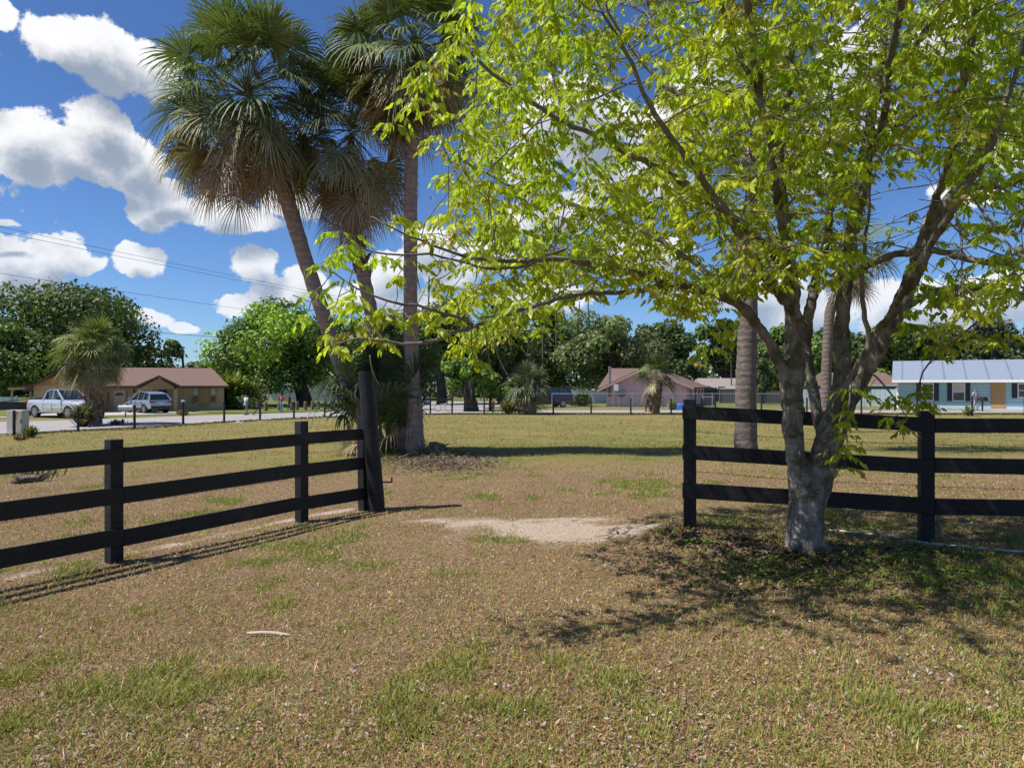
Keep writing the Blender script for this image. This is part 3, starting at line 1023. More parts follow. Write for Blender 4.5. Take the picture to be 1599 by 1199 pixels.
# young palm in the clump: long arching fronds straight from the ground
def young_palm():
    rng = np.random.default_rng(31)
    b = at(606, 708)
    root = empty('young_palm', b, 0, 'trunkless young palm with long arching green fronds growing among the tall clump trunks', 'palm')
    acc = Acc()
    for i in range(20):
        az = i * 2.399; el = rng.uniform(1.0, 1.42)
        if math.cos(az) > .3: el = max(el, 1.15)
        frond(acc, rng.normal(0, .12, 3) * [1, 1, .2], az, el, rng.uniform(1.2, 1.9), rng.uniform(.85, 1.1), rng, [(.05, .085, .03), (.07, .11, .035), (.10, .14, .06)], droop=.55, n=34, sag=.13, wid=.042, pw=.013, petcol=(.12, .15, .04))
    for i in range(22):
        frond(acc, rng.normal(0, .14, 3) * [1, 1, .2], i * 2.399 + .5, rng.uniform(1.15, 1.5), rng.uniform(2.0, 2.9), rng.uniform(1.0, 1.3), rng, [(.05, .085, .03), (.075, .115, .035), (.10, .14, .05)], droop=.4, n=40, sag=.10, wid=.04, pw=.013, petcol=(.12, .15, .04))
    for (a, e, p) in ((3.3, .95, 2.2), (2.9, .8, 1.9), (3.6, 1.0, 2.2), (.3, 1.1, 1.8), (4.2, 1.2, 1.8), (5.0, 1.2, 1.8)):
        frond(acc, np.zeros(3), a, e, p, 1.3, rng, [(.09, .13, .06), (.13, .17, .09)], droop=.7, n=34, sag=.16, wid=.042, pw=.013, petcol=(.12, .15, .04))
    link('crown', acc.mesh('crown'), M['palm'], root)
    acc = Acc()
    for i in range(5):
        frond(acc, rng.normal(0, .12, 3) * [1, 1, .2], rng.uniform(0, 6), rng.uniform(.2, .8), 1.2, .8, rng, TAN, droop=1, n=20, wid=.04)
    link('dead_fronds', acc.mesh('dead_fronds'), M['palm'], root)


young_palm()

# palms behind the right fence
p4 = at(1165, 706)
palm('thick lone palm just beyond the right fence, crown hidden in the leafy tree',
     p4, [p4, P(1164, 640, p4.y), P(1168, 480, p4.y), P(1176, 330, p4.y), P(1186, 200, p4.y)], [.34, .30, .27, .27, .25],
     P(1190, 150, p4.y), 26, 14, 22, 1.05, 1.3, 24, bark='palm_bark_grey', stk=3, lod=26, wid=.045, skirt=.9)
p5 = at(1288, 676)
palm('thin palm behind the leafy tree with a bristly brown skirt of dead fronds',
     p5, [p5, P(1289, 640, p5.y), P(1291, 560, p5.y), P(1296, 480, p5.y), P(1322, 425, p5.y)], [.30, .24, .22, .22, .2],
     P(1328, 395, p5.y), 14, 3, 30, 1.15, 1.2, 25, bark='palm_bark_grey', lod=24, wid=.05, skirt=.6)

# palm beside the road on the left
p6 = at(146, 664)
palm('stout shaggy palm with pale drooping fronds on the sandy mound beside the road',
     p6, [p6, P(148, 640, p6.y), P(142, 600, p6.y), P(140, 560, p6.y)], [.42, .36, .30, .26],
     P(143, 548, p6.y), 44, 26, 30, .95, 1.25, 26, lod=22, wid=.085, skirt=.5, bootz=(.1, .95, 60), greens=[(.19, .23, .07), (.27, .29, .11), (.15, .19, .06)], trunk_sides=12)
# palm in front of the pink house
p7 = at(1018, 647)
palm('small round-headed palm in front of the pink house',
     p7, [p7, P(1020, 630, p7.y), P(1026, 608, p7.y), P(1024, 594, p7.y)], [.50, .42, .36, .28],
     P(1024, 588, p7.y), 20, 5, 2, .95, 1.0, 27, lod=24, wid=.085, bootz=(.05, .9, 44), greens=[(.10, .13, .04), (.13, .16, .06), (.08, .11, .04)], trunk_sides=10, group=None)
p8 = at(822, 647)
palm('low palm with grey-green fronds beside the dark blue vehicle',
     p8, [p8, P(822, 632, p8.y), P(824, 612, p8.y)], [.62, .55, .45],
     P(824, 604, p8.y), 24, 8, 3, 1.15, 1.15, 28, lod=22, wid=.085, bootz=(.05, .95, 30), greens=[(.09, .11, .05), (.12, .14, .07)], trunk_sides=10)

# ------------------------------------------------------------------ the leafy tree in front of the right fence
def leafy_tree():
    rng = np.random.default_rng(77)
    base = at(1255, 858)
    T0 = base.y
    root = empty('leafy_tree', base, 0, 'large spreading yellow-green tree with forked grey trunk before the right fence', 'tree')
    b = np.array(base)
    limbs = []   # (points [(px,py,d,r)...])
    D = T0
    A = limbs.append
    A([(1256, 872, D, .215), (1256, 850, D, .19), (1257, 820, D, .18), (1259, 790, D, .168), (1263, 768, D, .172)])
    A([(1256, 800, D, .12), (1251, 760, D, .12), (1244, 720, D, .10), (1241, 685, D, .098), (1239, 650, D, .105), (1237, 615, D, .11), (1238, 585, D, .108), (1240, 555, D, .10), (1238, 520, D, .085), (1237, 480, D, .078), (1232, 430, D + .1, .075), (1228, 370, D + .1, .068), (1220, 300, D + .1, .06), (1216, 220, D + .1, .055), (1228, 140, D, .05), (1238, 60, D, .042), (1250, -60, D, .032), (1262, -180, D, .02)])
    A([(1264, 800, D, .13), (1275, 762, D, .14), (1286, 720, D, .14), (1296, 685, D, .135), (1308, 650, D, .13), (1324, 615, D, .11), (1344, 580, D - .05, .095), (1366, 547, D - .1, .088), (1388, 508, D - .1, .082), (1420, 430, D - .1, .08), (1446, 370, D - .1, .07), (1490, 290, D - .2, .062), (1535, 228, D - .2, .056), (1595, 160, D - .2, .046), (1660, 60, D - .2, .034), (1720, -60, D - .2, .02)])
    A([(1298, 680, D + .05, .11), (1314, 620, D + .15, .10), (1319, 560, D + .2, .078), (1319, 500, D + .2, .076), (1320, 440, D + .2, .074), (1338, 340, D + .3, .068), (1352, 250, D + .3, .058), (1372, 150, D + .3, .048), (1385, 50, D + .3, .038), (1400, -80, D + .3, .024)])
    A([(1290, 690, D + .1, .08), (1279, 645, D + .22, .06), (1268, 600, D + .33, .055), (1262, 555, D + .4, .05), (1262, 500, D + .4, .06), (1275, 430, D + .5, .05), (1292, 350, D + .6, .045), (1300, 250, D + .8, .038), (1295, 150, D + 1., .028), (1290, 30, D + 1.2, .018)])
    # left lower limb, reaching to the palms
    A([(1238, 630, D - 0.00, .09), (1224, 590, D - 0.00, .062), (1205, 550, D - .05 - 0.00, .055), (1180, 510, D - .1 - 0.00, .05), (1150, 475, D - .15 - 0.09, .05), (1110, 452, D - .2 - 0.21, .045), (1060, 440, D - .3 - 0.38, .04), (1005, 415, D - .4 - 0.54, .034), (950, 402, D - .5 - 0.70, .028), (880, 392, D - .6 - 0.93, .022), (820, 400, D - .65 - 1.11, .018), (760, 392, D - .7 - 1.29, .014), (700, 385, D - .7 - 1.48, .011), (640, 368, D - .75 - 1.67, .008), (600, 350, D - .75 - 1.72, .005)])
    A([(1060, 440, D - .3 - 0.38, 0.0240), (985, 452, D - .4 - 0.60, 0.0195), (905, 462, D - .6 - 0.84, 0.0180), (850, 470, D - .7 - 1.02, 0.0158), (800, 492, D - .75 - 1.17, 0.0142), (745, 513, D - .8 - 1.33, 0.0120), (690, 536, D - .85 - 1.52, 0.0109), (640, 546, D - .85 - 1.67, 0.0097), (600, 540, D - .85 - 1.72, 0.0083), (560, 528, D - .9 - 1.72, 0.0067), (520, 540, D - .9 - 1.72, 0.0045)])
    A([(880, 392, D - .6 - 0.93, 0.0120), (800, 430, D - .6 - 1.17, 0.0105), (720, 418, D - .7 - 1.41, 0.0090), (650, 402, D - .7 - 1.64, 0.0075), (600, 405, D - .7 - 1.72, 0.0067), (560, 390, D - .75 - 1.72, 0.0045), (530, 360, D - .8 - 1.72, 0.0030)])
    A([(745, 513, D - .8 - 1.33, .012), (660, 480, D - .8 - 1.60, .01), (600, 475, D - .8 - 1.72, .008), (560, 450, D - .85 - 1.72, .006), (520, 425, D - .85 - 1.72, .005)])
    # upper left limbs
    A([(1231, 420, D - 0.00, .05), (1180, 372, D - .2 - 0.00, .042), (1120, 325, D - .3 - 0.18, .036), (1040, 280, D - .4 - 0.43, .03), (950, 235, D - .5 - 0.70, .025), (860, 185, D - .5 - 0.99, .02), (780, 130, D - .6 - 1.23, .015), (710, 70, D - .6 - 1.46, .010), (650, 130, D - .7 - 1.64, .004)])
    A([(1220, 300, D, .042), (1150, 235, D + .3, .036), (1080, 160, D + .6, .03), (1000, 80, D + .8, .024), (920, -20, D + 1., .016)])
    A([(1150, 475, D - .15, .034), (1090, 410, D + .2, .03), (1000, 350, D + .5, .026), (900, 320, D + .8, .021), (800, 290, D + 1, .016), (720, 250, D + 1, .010), (670, 230, D + 1, .006)])
    A([(1246, 500, D, .05), (1200, 440, D - .7, .042), (1150, 370, D - 1.2, .034), (1080, 270, D - 1.7, .026), (1000, 150, D - 2., .018), (940, 20, D - 2.2, .010)])
    A([(1244, 480, D, .045), (1220, 400, D + .8, .038), (1190, 320, D + 1.6, .03), (1150, 230, D + 2.2, .022), (1100, 120, D + 2.6, .012)])
    A([(1216, 230, D, .035), (1170, 120, D - .5, .028), (1130, 20, D - .8, .022), (1100, -90, D - 1, .014)])
    # right limbs
    A([(1330, 430, D + .2, .045), (1395, 398, D - .2, .038), (1450, 384, D - .5, .034), (1505, 403, D - .7, .03), (1560, 418, D - .9, .026), (1640, 400, D - 1., .018), (1740, 380, D - 1., .01)])
    A([(1390, 495, D, .05), (1440, 462, D + .3, .042), (1500, 452, D + .5, .036), (1570, 465, D + .6, .03), (1650, 455, D + .6, .022), (1760, 420, D + .7, .012)])
    A([(1420, 430, D, .045), (1455, 340, D + .8, .036), (1500, 240, D + 1.5, .028), (1560, 140, D + 2, .02), (1620, 20, D + 2.3, .012)])
    A([(1365, 525, D, .04), (1420, 440, D - .9, .034), (1490, 330, D - 1.5, .028), (1560, 200, D - 2., .02), (1600, 60, D - 2.3, .012)])
    A([(1372, 150, D + .3, .034), (1420, 80, D - .2, .028), (1470, 0, D - .5, .022), (1530, -90, D - .7, .014)])
    A([(1352, 250, D + .3, .036), (1410, 190, D + .1, .03), (1470, 160, D, .022), (1530, 120, D, .012)])
    A([(1490, 290, D - .2, .036), (1570, 300, D + .2, .03), (1650, 270, D + .5, .022), (1750, 220, D + .7, .012)])
    A([(1285, 690, D - .1, .05), (1300, 640, D - .16, .042), (1318, 600, D - .2, .036), (1345, 560, D - .25, .03), (1352, 520, D - .3, .026), (1340, 460, D - .4, .022), (1345, 380, D - .6, .016), (1360, 280, D - .9, .01)])
    A([(1440, 385, D, .04), (1480, 250, D - 1.0, .034), (1540, 30, D - 2.0, .028), (1610, -380, D - 3.1, .018), (1640, -700, D - 3.7, .01)])  # this and the next two limbs climb out of view, added for shade
    A([(1243, 500, D, .045), (1205, 300, D - 1.2, .036), (1165, 20, D - 2.1, .028), (1120, -380, D - 3.1, .018), (1080, -700, D - 3.7, .01)])
    A([(1340, 340, D + .3, .04), (1370, 180, D - .8, .034), (1400, -50, D - 1.9, .026), (1420, -450, D - 3.0, .018), (1440, -800, D - 3.7, .01)])
    # hanging sprigs over the fence and the post
    A([(1560, 465, D + .1, .012), (1500, 520, D - .1, .01), (1450, 560, D - .15, .009), (1428, 600, D - .15, .007), (1432, 640, D - .15, .005), (1446, 628, D - .2, .003)])
    A([(1340, 560, D - .2, .012), (1370, 590, D - .35, .01), (1392, 615, D - .4, .008), (1400, 640, D - .4, .006), (1418, 655, D - .4, .004)])
    A([(1365, 525, D - .2, .012), (1330, 590, D - .45, .009), (1322, 640, D - .5, .007), (1318, 690, D - .5, .005), (1322, 710, D - .5, .003)])
    main_nodes, main_r, tubes = [], [], []
    for L in limbs:
        pts = np.array([np.array(P(p[0], p[1], p[2])) for p in L]); rr = np.array([p[3] for p in L])
        seg = np.r_[0, np.cumsum(np.linalg.norm(np.diff(pts, axis=0), axis=1))]
        k = max(4, int(seg[-1] / 0.09)); t = np.linspace(0, seg[-1], k)
        cur = np.stack([np.interp(t, seg, pts[:, i]) for i in range(3)], -1)
        for _ in range(3): cur[1:-1] = (cur[:-2] + 2 * cur[1:-1] + cur[2:]) / 4
        r = np.interp(t, seg, rr)
        wob = np.cumsum(rng.normal(0, .006, cur.shape), 0); wob -= np.linspace(0, 1, k)[:, None] * wob[-1]
        cur += wob * np.clip(.08 / (r[:, None] + .02), .2, 1.6)
        tubes.append((cur, r))
        main_nodes.append(cur); main_r.append(r)
    nodes = [p for c in main_nodes for p in c]; nr = [r for c in main_r for r in c]
    parent = [-1] * len(nodes)
    n_main = len(nodes)
    # attraction points: an uneven crown with gaps
    left_env = ([-200, 0, 60, 120, 180, 240, 300, 345, 400, 450, 500, 545, 575], [800, 785, 765, 735, 720, 720, 700, 670, 640, 650, 680, 690, 700])
    bot_env = ([480, 560, 620, 680, 720, 760, 820, 850, 1000, 1060, 1150, 1210, 1300, 1400, 1460, 1520, 1560, 1700], [550, 545, 500, 520, 560, 565, 500, 480, 450, 505, 480, 440, 430, 440, 500, 540, 500, 470])
    N = 30000
    c0 = np.array([3.1, T0 - 1.0, 5.0])
    q = rng.normal(0, 1, (N, 3)); q /= np.linalg.norm(q, axis=1)[:, None]
    rad = rng.uniform(.0, 1, (N, 1)) ** (1 / 2.6)
    A_ = c0 + q * rad * np.array([5.6, 3.6, 3.9])
    px = 799.5 + A_[:, 0] / A_[:, 1] * F; py = 600 - (A_[:, 2] - CAMZ) / A_[:, 1] * F
    ok = (px > np.interp(py, *left_env)) & (py < np.interp(px, *bot_env) - 8)
    ok &= (A_[:, 1] > 4.5) | ((A_[:, 1] > 2.9) & (py < -60))  # nearer crown kept only above the view, to shade the ground
    nz = vnoise(A_[:, 0] * 1.3 + 7, A_[:, 2] * 1.5, 5) * .6 + vnoise(A_[:, 0] * 1.1, A_[:, 1] * 1.2 + A_[:, 2], 9) * .4
    ok &= nz > .36
    # open places where the sky shows
    for (hx, hy, hr) in ((1410, 330, 62), (1385, 420, 45), (680, 290, 34), (1100, 400, 30), (930, 215, 28), (1310, 120, 26), (940, 430, 34), (1430, 290, 45), (700, 340, 30), (1460, 330, 30)):
        ok &= ~((np.hypot(px - hx, py - hy) < hr) & (rng.random(N) < .9))
    A_ = A_[ok]
    # unseen overhead points added to cast shade, then low left spray of long branches
    ex = []
    fx = rng.uniform(0, 1, (700, 3)) * [4.6, 1.7, 1.7] + [0.9, 2.7, 5.0]
    ex += [p for p in fx if vnoise(np.array([p[0] * 1.6]), np.array([p[1] * 1.8]), 19)[0] > .42]
    for (cx, cy, cd, sx, sy, sd, k) in ((760, 425, 5.4, 50, 35, .3, 60), (850, 440, 5.7, 55, 32, .3, 70), (940, 440, 6.0, 50, 30, .3, 60), (1030, 440, 6.4, 50, 30, .3, 60), (900, 390, 5.8, 60, 36, .4, 70), (790, 360, 5.4, 50, 40, .4, 60), (1110, 430, 6.8, 50, 30, .3, 50), (1200, 430, 6.6, 50, 30, .3, 50), (1300, 400, 6.4, 50, 40, .3, 50), (560, 450, 4.8, 70, 70, .25, 80), (540, 405, 4.8, 45, 28, .25, 34), (515, 530, 4.7, 26, 16, .1, 34), (545, 470, 4.8, 50, 40, .2, 70), (640, 500, 4.9, 60, 30, .2, 50), (560, 500, 4.8, 50, 28, .25, 50), (620, 345, 4.8, 40, 28, .3, 30), (635, 165, 5.0, 34, 36, .3, 34), (700, 450, 5.0, 70, 60, .4, 90), (800, 510, 5.2, 60, 32, .4, 50), (740, 560, 5.0, 26, 26, .2, 18), (1080, 470, 6.7, 50, 30, .3, 50), (720, 300, 5.6, 40, 50, .4, 60),
                                        (1440, 615, 7.1, 16, 24, .1, 14), (1385, 625, 6.9, 30, 22, .1, 14), (1320, 700, 6.8, 14, 24, .1, 8), (1375, 665, 6.9, 14, 18, .1, 6), (1500, 530, 7.0, 60, 30, .4, 50), (1090, 565, 6.9, 22, 18, .1, 12), (1560, 520, 7, 50, 20, .4, 40)):
        for _ in range(k):
            ex.append(np.array(P(cx + rng.normal(0, sx * .6), cy + rng.normal(0, sy * .6), cd + rng.normal(0, sd * .6))))
    A_ = np.vstack([A_, np.array(ex)])
    # space colonisation
    step, kill, infl = .12, .17, 1.5
    P_ = np.array(nodes)
    near = np.full(len(A_), 1e9); nid = np.zeros(len(A_), int)

    def upd(new, start):
        for s0 in range(0, len(new), 400):
            blk = new[s0:s0 + 400]
            dd = np.linalg.norm(A_[:, None] - blk[None], axis=2)
            j = dd.argmin(1); v = dd[np.arange(len(A_)), j]
            m = v < near
            near[m] = v[m]; nid[m] = start + s0 + j[m]
    upd(P_, 0)
    keepm = near > .05
    A_ = A_[keepm]; near = near[keepm]; nid = nid[keepm]
    hit = []
    for it in range(70):
        act = near < (infl if it < 6 else 1.0) if it > 0 else near < 2.2
        if not act.any(): break
        ids = nid[act]; dirs = A_[act] - P_[ids]; dirs /= np.linalg.norm(dirs, axis=1)[:, None] + 1e-9
        u, inv = np.unique(ids, return_inverse=True)
        s = np.zeros((len(u), 3)); np.add.at(s, inv, dirs)
        s += rng.normal(0, .25, s.shape)
        s /= np.linalg.norm(s, axis=1)[:, None] + 1e-9
        new = P_[u] + s * step
        st = len(P_)
        P_ = np.vstack([P_, new]); parent += [int(v) for v in u]
        upd(new, st)
        alive = near > kill
        hit += [int(v) for v in nid[~alive]]
        A_ = A_[alive]; near = near[alive]; nid = nid[alive]
        if len(A_) < 5 or len(P_) > 26000: break
    n = len(P_)
    kids = [[] for _ in range(n)]
    for i in range(n_main, n):
        kids[parent[i]].append(i)
    cnt = np.zeros(n)
    for i in range(n - 1, n_main - 1, -1):
        if not kids[i]: cnt[i] = 1
        if parent[i] >= n_main: cnt[parent[i]] += cnt[i]
    rad = .0034 * np.power(np.maximum(cnt, 1), .46)
    nrA = np.array(nr)
    for i in range(n_main, n):
        pr = parent[i]
        cap = nrA[pr] * .8 if pr < n_main else rad[pr]
        rad[i] = min(rad[i], max(cap, .003))
    # chains
    acc = Acc()
    starts = [i for i in range(n_main, n) if parent[i] < n_main]
    stack = list(starts); tips = []
    while stack:
        i = stack.pop()
        ch = [parent[i], i]
        while kids[ch[-1]]:
            ks = sorted(kids[ch[-1]], key=lambda k: -cnt[k])
            stack += ks[1:]
            ch.append(ks[0])
        tips.append(ch[-1])
        pts = P_[ch]
        if len(ch) > 3:
            q2 = pts.copy(); q2[1:-1] = (pts[:-2] + 2 * pts[1:-1] + pts[2:]) / 4; pts = q2
        rr = np.array([rad[ch[1]]] + [rad[k] for k in ch[1:]])
        acc.add(*tube_np(pts - b, rr, 4 if rr[0] < .012 else 6))
    # thin limbs as plain tubes too, thick limbs fused into one skin
    fat = MB()
    for cur, r in tubes:
        k = int(np.sum(r > .030))
        if k >= 3:
            e = min(len(r), k + 2)
            fat.tube(list(cur[:e] - b), list(r[:e]), 12)
        if k < len(r) - 2:
            s0 = max(0, k - 1)
            acc.add(*tube_np(cur[s0:] - b, r[s0:], 8))
    # knots, collars and bumps on the trunk
    for (kx, ky, dd, r) in ((1246, 712, -.13, .06), (1238, 672, -.10, .06), (1300, 738, -.12, .055), (1250, 640, -.10, .045), (1322, 640, -.08, .05), (1228, 600, -.06, .05), (1270, 800, -.12, .05), (1240, 850, -.15, .06), (1290, 860, -.08, .07), (1222, 866, .0, .07), (1278, 700, -.05, .06), (1378, 510, -.06, .04), (1262, 752, -.13, .05)):
        p = np.array(P(kx, ky, T0 + dd)) - b
        a = np.linspace(0, math.pi, 6)
        fat.tube([p + np.array([0, 0, -r * 1.1 * math.cos(t)]) for t in a], [max(.008, r * math.sin(t)) for t in a], 8)
    fo = fat.build('trunk', None, None)
    md = fo.modifiers.new('r', 'REMESH'); md.mode = 'VOXEL'; md.voxel_size = .014
    sm = fo.modifiers.new('s', 'SMOOTH'); sm.factor = .6; sm.iterations = 5
    tx = bpy.data.textures.new('bark_lumps', 'CLOUDS'); tx.noise_scale = .11; tx.noise_depth = 3
    dm = fo.modifiers.new('d', 'DISPLACE'); dm.texture = tx; dm.strength = .045; dm.mid_level = .5
    bpy.context.view_layer.update()
    dg = bpy.context.evaluated_depsgraph_get()
    me = bpy.data.meshes.new_from_object(fo.evaluated_get(dg)); me.name = 'trunk'
    bpy.data.objects.remove(fo)
    me.polygons.foreach_set('use_smooth', [True] * len(me.polygons))
    link('trunk', me, M['bark'], root)
    link('branches', acc.mesh('branches', True), M['twig'], root)
    # leaves: drooping compound leaves near the twig ends
    tips = np.array(sorted(set(tips) | set(h for h in hit if h >= n_main)))
    depth_to_tip = cnt
    cand = [i for i in range(n_main, n) if cnt[i] <= 3] + [i for i in range(n_main) if nr[i] < .0085]
    prob = {}
    LV, LC = [], []
    bareA = vnoise(P_[:, 0] * .9 + 3, P_[:, 2] * .9 + P_[:, 1] * .6, 44)
    count = 0
    for i in cand:
        p = P_[i]
        px = 799.5 + p[0] / p[1] * F; py = 600 - (p[2] - CAMZ) / p[1] * F
        bare = bareA[i]
        pr = (.44 if cnt[i] > 1 else .9) if cnt[i] > 0 else .3
        if bare < .30: pr *= .35
        if py > 600: pr = .8
        if math.hypot(px - 1410, py - 340) < 90: pr *= .18
        if py < -60: pr *= .5
        elif px > 1080 and py < 420: pr *= .8
        if rng.random() > pr: continue
        nl = rng.integers(2, 5)
        lum = rng.uniform(.72, 1.12)
        hue = np.clip(vnoise(np.array([p[0] * 2.1]), np.array([p[2] * 2.1 + p[1]]), 71)[0] + rng.normal(0, .15), 0, 1)
        young = rng.random() < .10
        for _ in range(nl):
            a = rng.uniform(0, 6.28); rl = rng.uniform(.07, .18)
            h = np.array([math.cos(a), math.sin(a), 0])
            m = int(rng.integers(5, 10))
            for k in range(m):
                s = (k + 1) / m
                o = p + h * rl * s + np.array([0, 0, .03 * s - .09 * s * s])
                aa = a + (1 if k % 2 else -1) * rng.uniform(.5, 1.5) * (1.15 - s)
                L = rng.uniform(.048, .088) * (.8 if young else 1)
                dn = rng.uniform(.5, 1.9)
                d = np.array([math.cos(aa), math.sin(aa), -dn]); d /= np.linalg.norm(d); d *= L
                sv = np.cross(d, rng.normal(0, 1, 3)); sv /= np.linalg.norm(sv) + 1e-9; sv *= L * rng.uniform(.19, .27)
                nn = np.cross(sv, d); nn /= np.linalg.norm(nn); nn *= L * .06
                LV.append((o, o + d * .40 + sv + nn, o + d * .8 + sv * .45 + nn * .5, o + d * 1.02, o + d * .8 - sv * .45 + nn * .5, o + d * .40 - sv + nn))
                if young:
                    c = np.array([.40, .34, .07])
                else:
                    c = np.array([.36, .49, .035]) * (1 - hue) + np.array([.58, .60, .045]) * hue
                LC.append(c * lum * rng.uniform(.75, 1.2))
                count += 1
    LV = np.array(LV).reshape(-1, 3) - b; nL = count
    base_i = np.arange(nL)[:, None] * 6
    Q = np.vstack([base_i + np.array([[0, 1, 2, 5]]), base_i + np.array([[5, 2, 3, 4]])])
    # planar split along the leaf: (0,1,2,5) and (5,2,3,4)
    link('crown', np_mesh('crown', LV, Q, np.repeat(np.array(LC), 6, 0)), M['leaf'], root)
    pass
    # long bean pods hanging from the twigs
    M['pod'] = mat_plain('green_pod', (0.14, 0.17, 0.06), .6, var=.3)
    pods = [(758, 505, 4.9, .42), (770, 512, 4.9, .36), (868, 485, 4.9, .28), (880, 483, 4.9, .24), (1055, 500, 6.6, .33), (985, 520, 6.6, .32), (1006, 525, 6.6, .26), (578, 555, 4.9, .22), (648, 395, 4.9, .25), (700, 260, 4.9, .3),
            (716, 235, 4.9, .34), (745, 90, 4.9, .3), (940, 320, 6.6, .3), (957, 330, 6.6, .28), (846, 340, 4.9, .3), (1150, 405, 7, .24), (905, 470, 6.6, .3), (918, 465, 6.6, .28), (690, 210, 4.9, .28), (670, 430, 4.9, .24), (1062, 395, 6.8, .25), (775, 330, 4.9, .26), (1490, 480, 7, .25), (1210, 380, 6.9, .24)]
    for (x_, y_, d_, L_) in pods:
        p0 = np.array(P(x_, y_, d_)) - b
        bend = rng.normal(0, .16, 2)
        t = np.linspace(0, 1, 9)[:, None]
        pts = p0 - np.array([0, 0, L_]) * t + np.array([bend[0], bend[1], 0]) * (t ** 2) * L_ * 2
        mb = MB(); mb.tube(list(pts), [.003, .005, .0055, .0055, .0055, .0055, .005, .004, .002], 5)
        mb.build('seed_pod', M['pod'], root, smooth=True)


leafy_tree()


# ------------------------------------------------------------------ stumps, palm debris, stick, edging
M['stump'] = mat_bark('old_stump_wood', (0.10, 0.08, 0.065), (0.22, 0.175, 0.14), (0.15, 0.12, 0.10), 6.0, .8)


def stump(px, py, r, h, label, seed, tilt=.2, roots=7):
    f = at(px, py); rng = np.random.default_rng(seed)
    root = empty('tree_stump', f, 0, label, 'tree stump')
    acc = Acc()
    n = 8; pts = np.stack([np.linspace(0, h * tilt, n), np.zeros(n), np.linspace(-.05, h, n)], -1)
    V, Q = tube_np(pts, np.linspace(r * 1.15, r * .85, n), 14)
    ang = np.arctan2(V[:, 1], V[:, 0] - V[:, 2] * tilt)
    V = V * (1 + .12 * np.sin(ang * 3 + seed)[:, None] * np.array([1, 1, 0])) + rng.normal(0, .012, V.shape)
    acc.add(V, Q)
    top = V[-14:]; c = top.mean(0) - [0, 0, .03]
    tv = np.vstack([top, (top + c) / 2, [c]])
    q = [[i, (i + 1) % 14, 14 + (i + 1) % 14, 14 + i] for i in range(14)] + [[14 + i, 14 + (i + 1) % 14, 28, 28] for i in range(0)]
    acc.add(tv, q)
    k = 14
    acc.add(tv, [[k + i, k + (i + 1) % 14, 28, k + (i + 1) % 14] for i in range(0)] or [[14, 16, 18, 20], [20, 22, 24, 26], [14, 20, 26, 27]])
    link('stump_wood', acc.mesh('stump_wood'), M['stump'], root)
    acc = Acc()
    for i in range(roots):
        a = rng.uniform(-.9, .9) if i % 2 else rng.uniform(0, 6.28)
        L = rng.uniform(.12, .3); s = np.array([math.cos(a) * r * .9, math.sin(a) * r * .9, rng.uniform(.02, h * .7)])
        e = s + np.array([math.cos(a) * L, math.sin(a) * L, rng.uniform(-.12, .14)])
        acc = Acc(); acc.add(*tube_np(np.array([s, (s + e) / 2 + rng.normal(0, .03, 3), e]), np.array([.035, .025, .008]), 5))
        link('root', acc.mesh('root'), M['stump'], root)


stump(680, 712, .24, .34, 'rough dark tree stump with spiky roots right of the tall palm clump', 5, .15, 12)
stump(38, 753, .24, .12, 'low flat-topped grey stump in the field behind the left fence', 6, .1, 7)


def debris():
    rng = np.random.default_rng(15); acc = Acc()
    for i in range(3400):
        px = rng.normal(672, 52); py = rng.normal(722, 9)
        if rng.random() < .25: px = rng.normal(720, 30); py = rng.normal(726, 5)
        f = at(px, max(py, 700)); a = rng.uniform(0, 6.28); L = rng.uniform(.05, .24)
        z = f.z + abs(rng.normal(0, .05)) * max(0, 1 - abs(px - 680) / 130) + .01
        d = np.array([math.cos(a), math.sin(a) * .8, rng.normal(0, .25)]) * L; o = np.array([f.x, f.y, z]); s = np.array([-math.sin(a), math.cos(a), .3]) * rng.uniform(.008, .022)
        c = np.array(TAN[rng.integers(0, 5)]) * rng.uniform(.15, .6)
        acc.add([o - s, o + d * .5 - s + [0, 0, .02], o + d, o + d * .5 + s + [0, 0, .02]], [[0, 1, 2, 3]], c)
    tag(link('palm_litter', acc.mesh('palm_litter'), M['litter']), 'brown heap of fallen palm fronds and roots under the tall palm clump', 'palm litter', kind='stuff')
    # grass tufts round palm base
    acc = Acc()
    for (cx, cy, k, s) in ((690, 712, 160, 22), (600, 708, 160, 20), (655, 706, 60, 12), (60, 745, 60, 25)):
        for i in range(k):
            f = at(rng.normal(cx, s), cy + rng.normal(0, 4)); a = rng.uniform(0, 6.28); h = rng.uniform(.08, .26)
            o = np.array(f); d = np.array([math.cos(a) * .4, math.sin(a) * .4, 1]) * h; w = np.array([.012, .006, 0])
            acc.add([o - w, o + d * .5 - w, o + d, o + d * .5 + w], [[0, 1, 2, 3]], np.array([.12, .18, .04]) * rng.uniform(.6, 1.3))
    tag(link('tall_grass', acc.mesh('tall_grass'), M['grass']), 'longer green grass tufts round the palm clump and stumps', 'grass', kind='stuff')


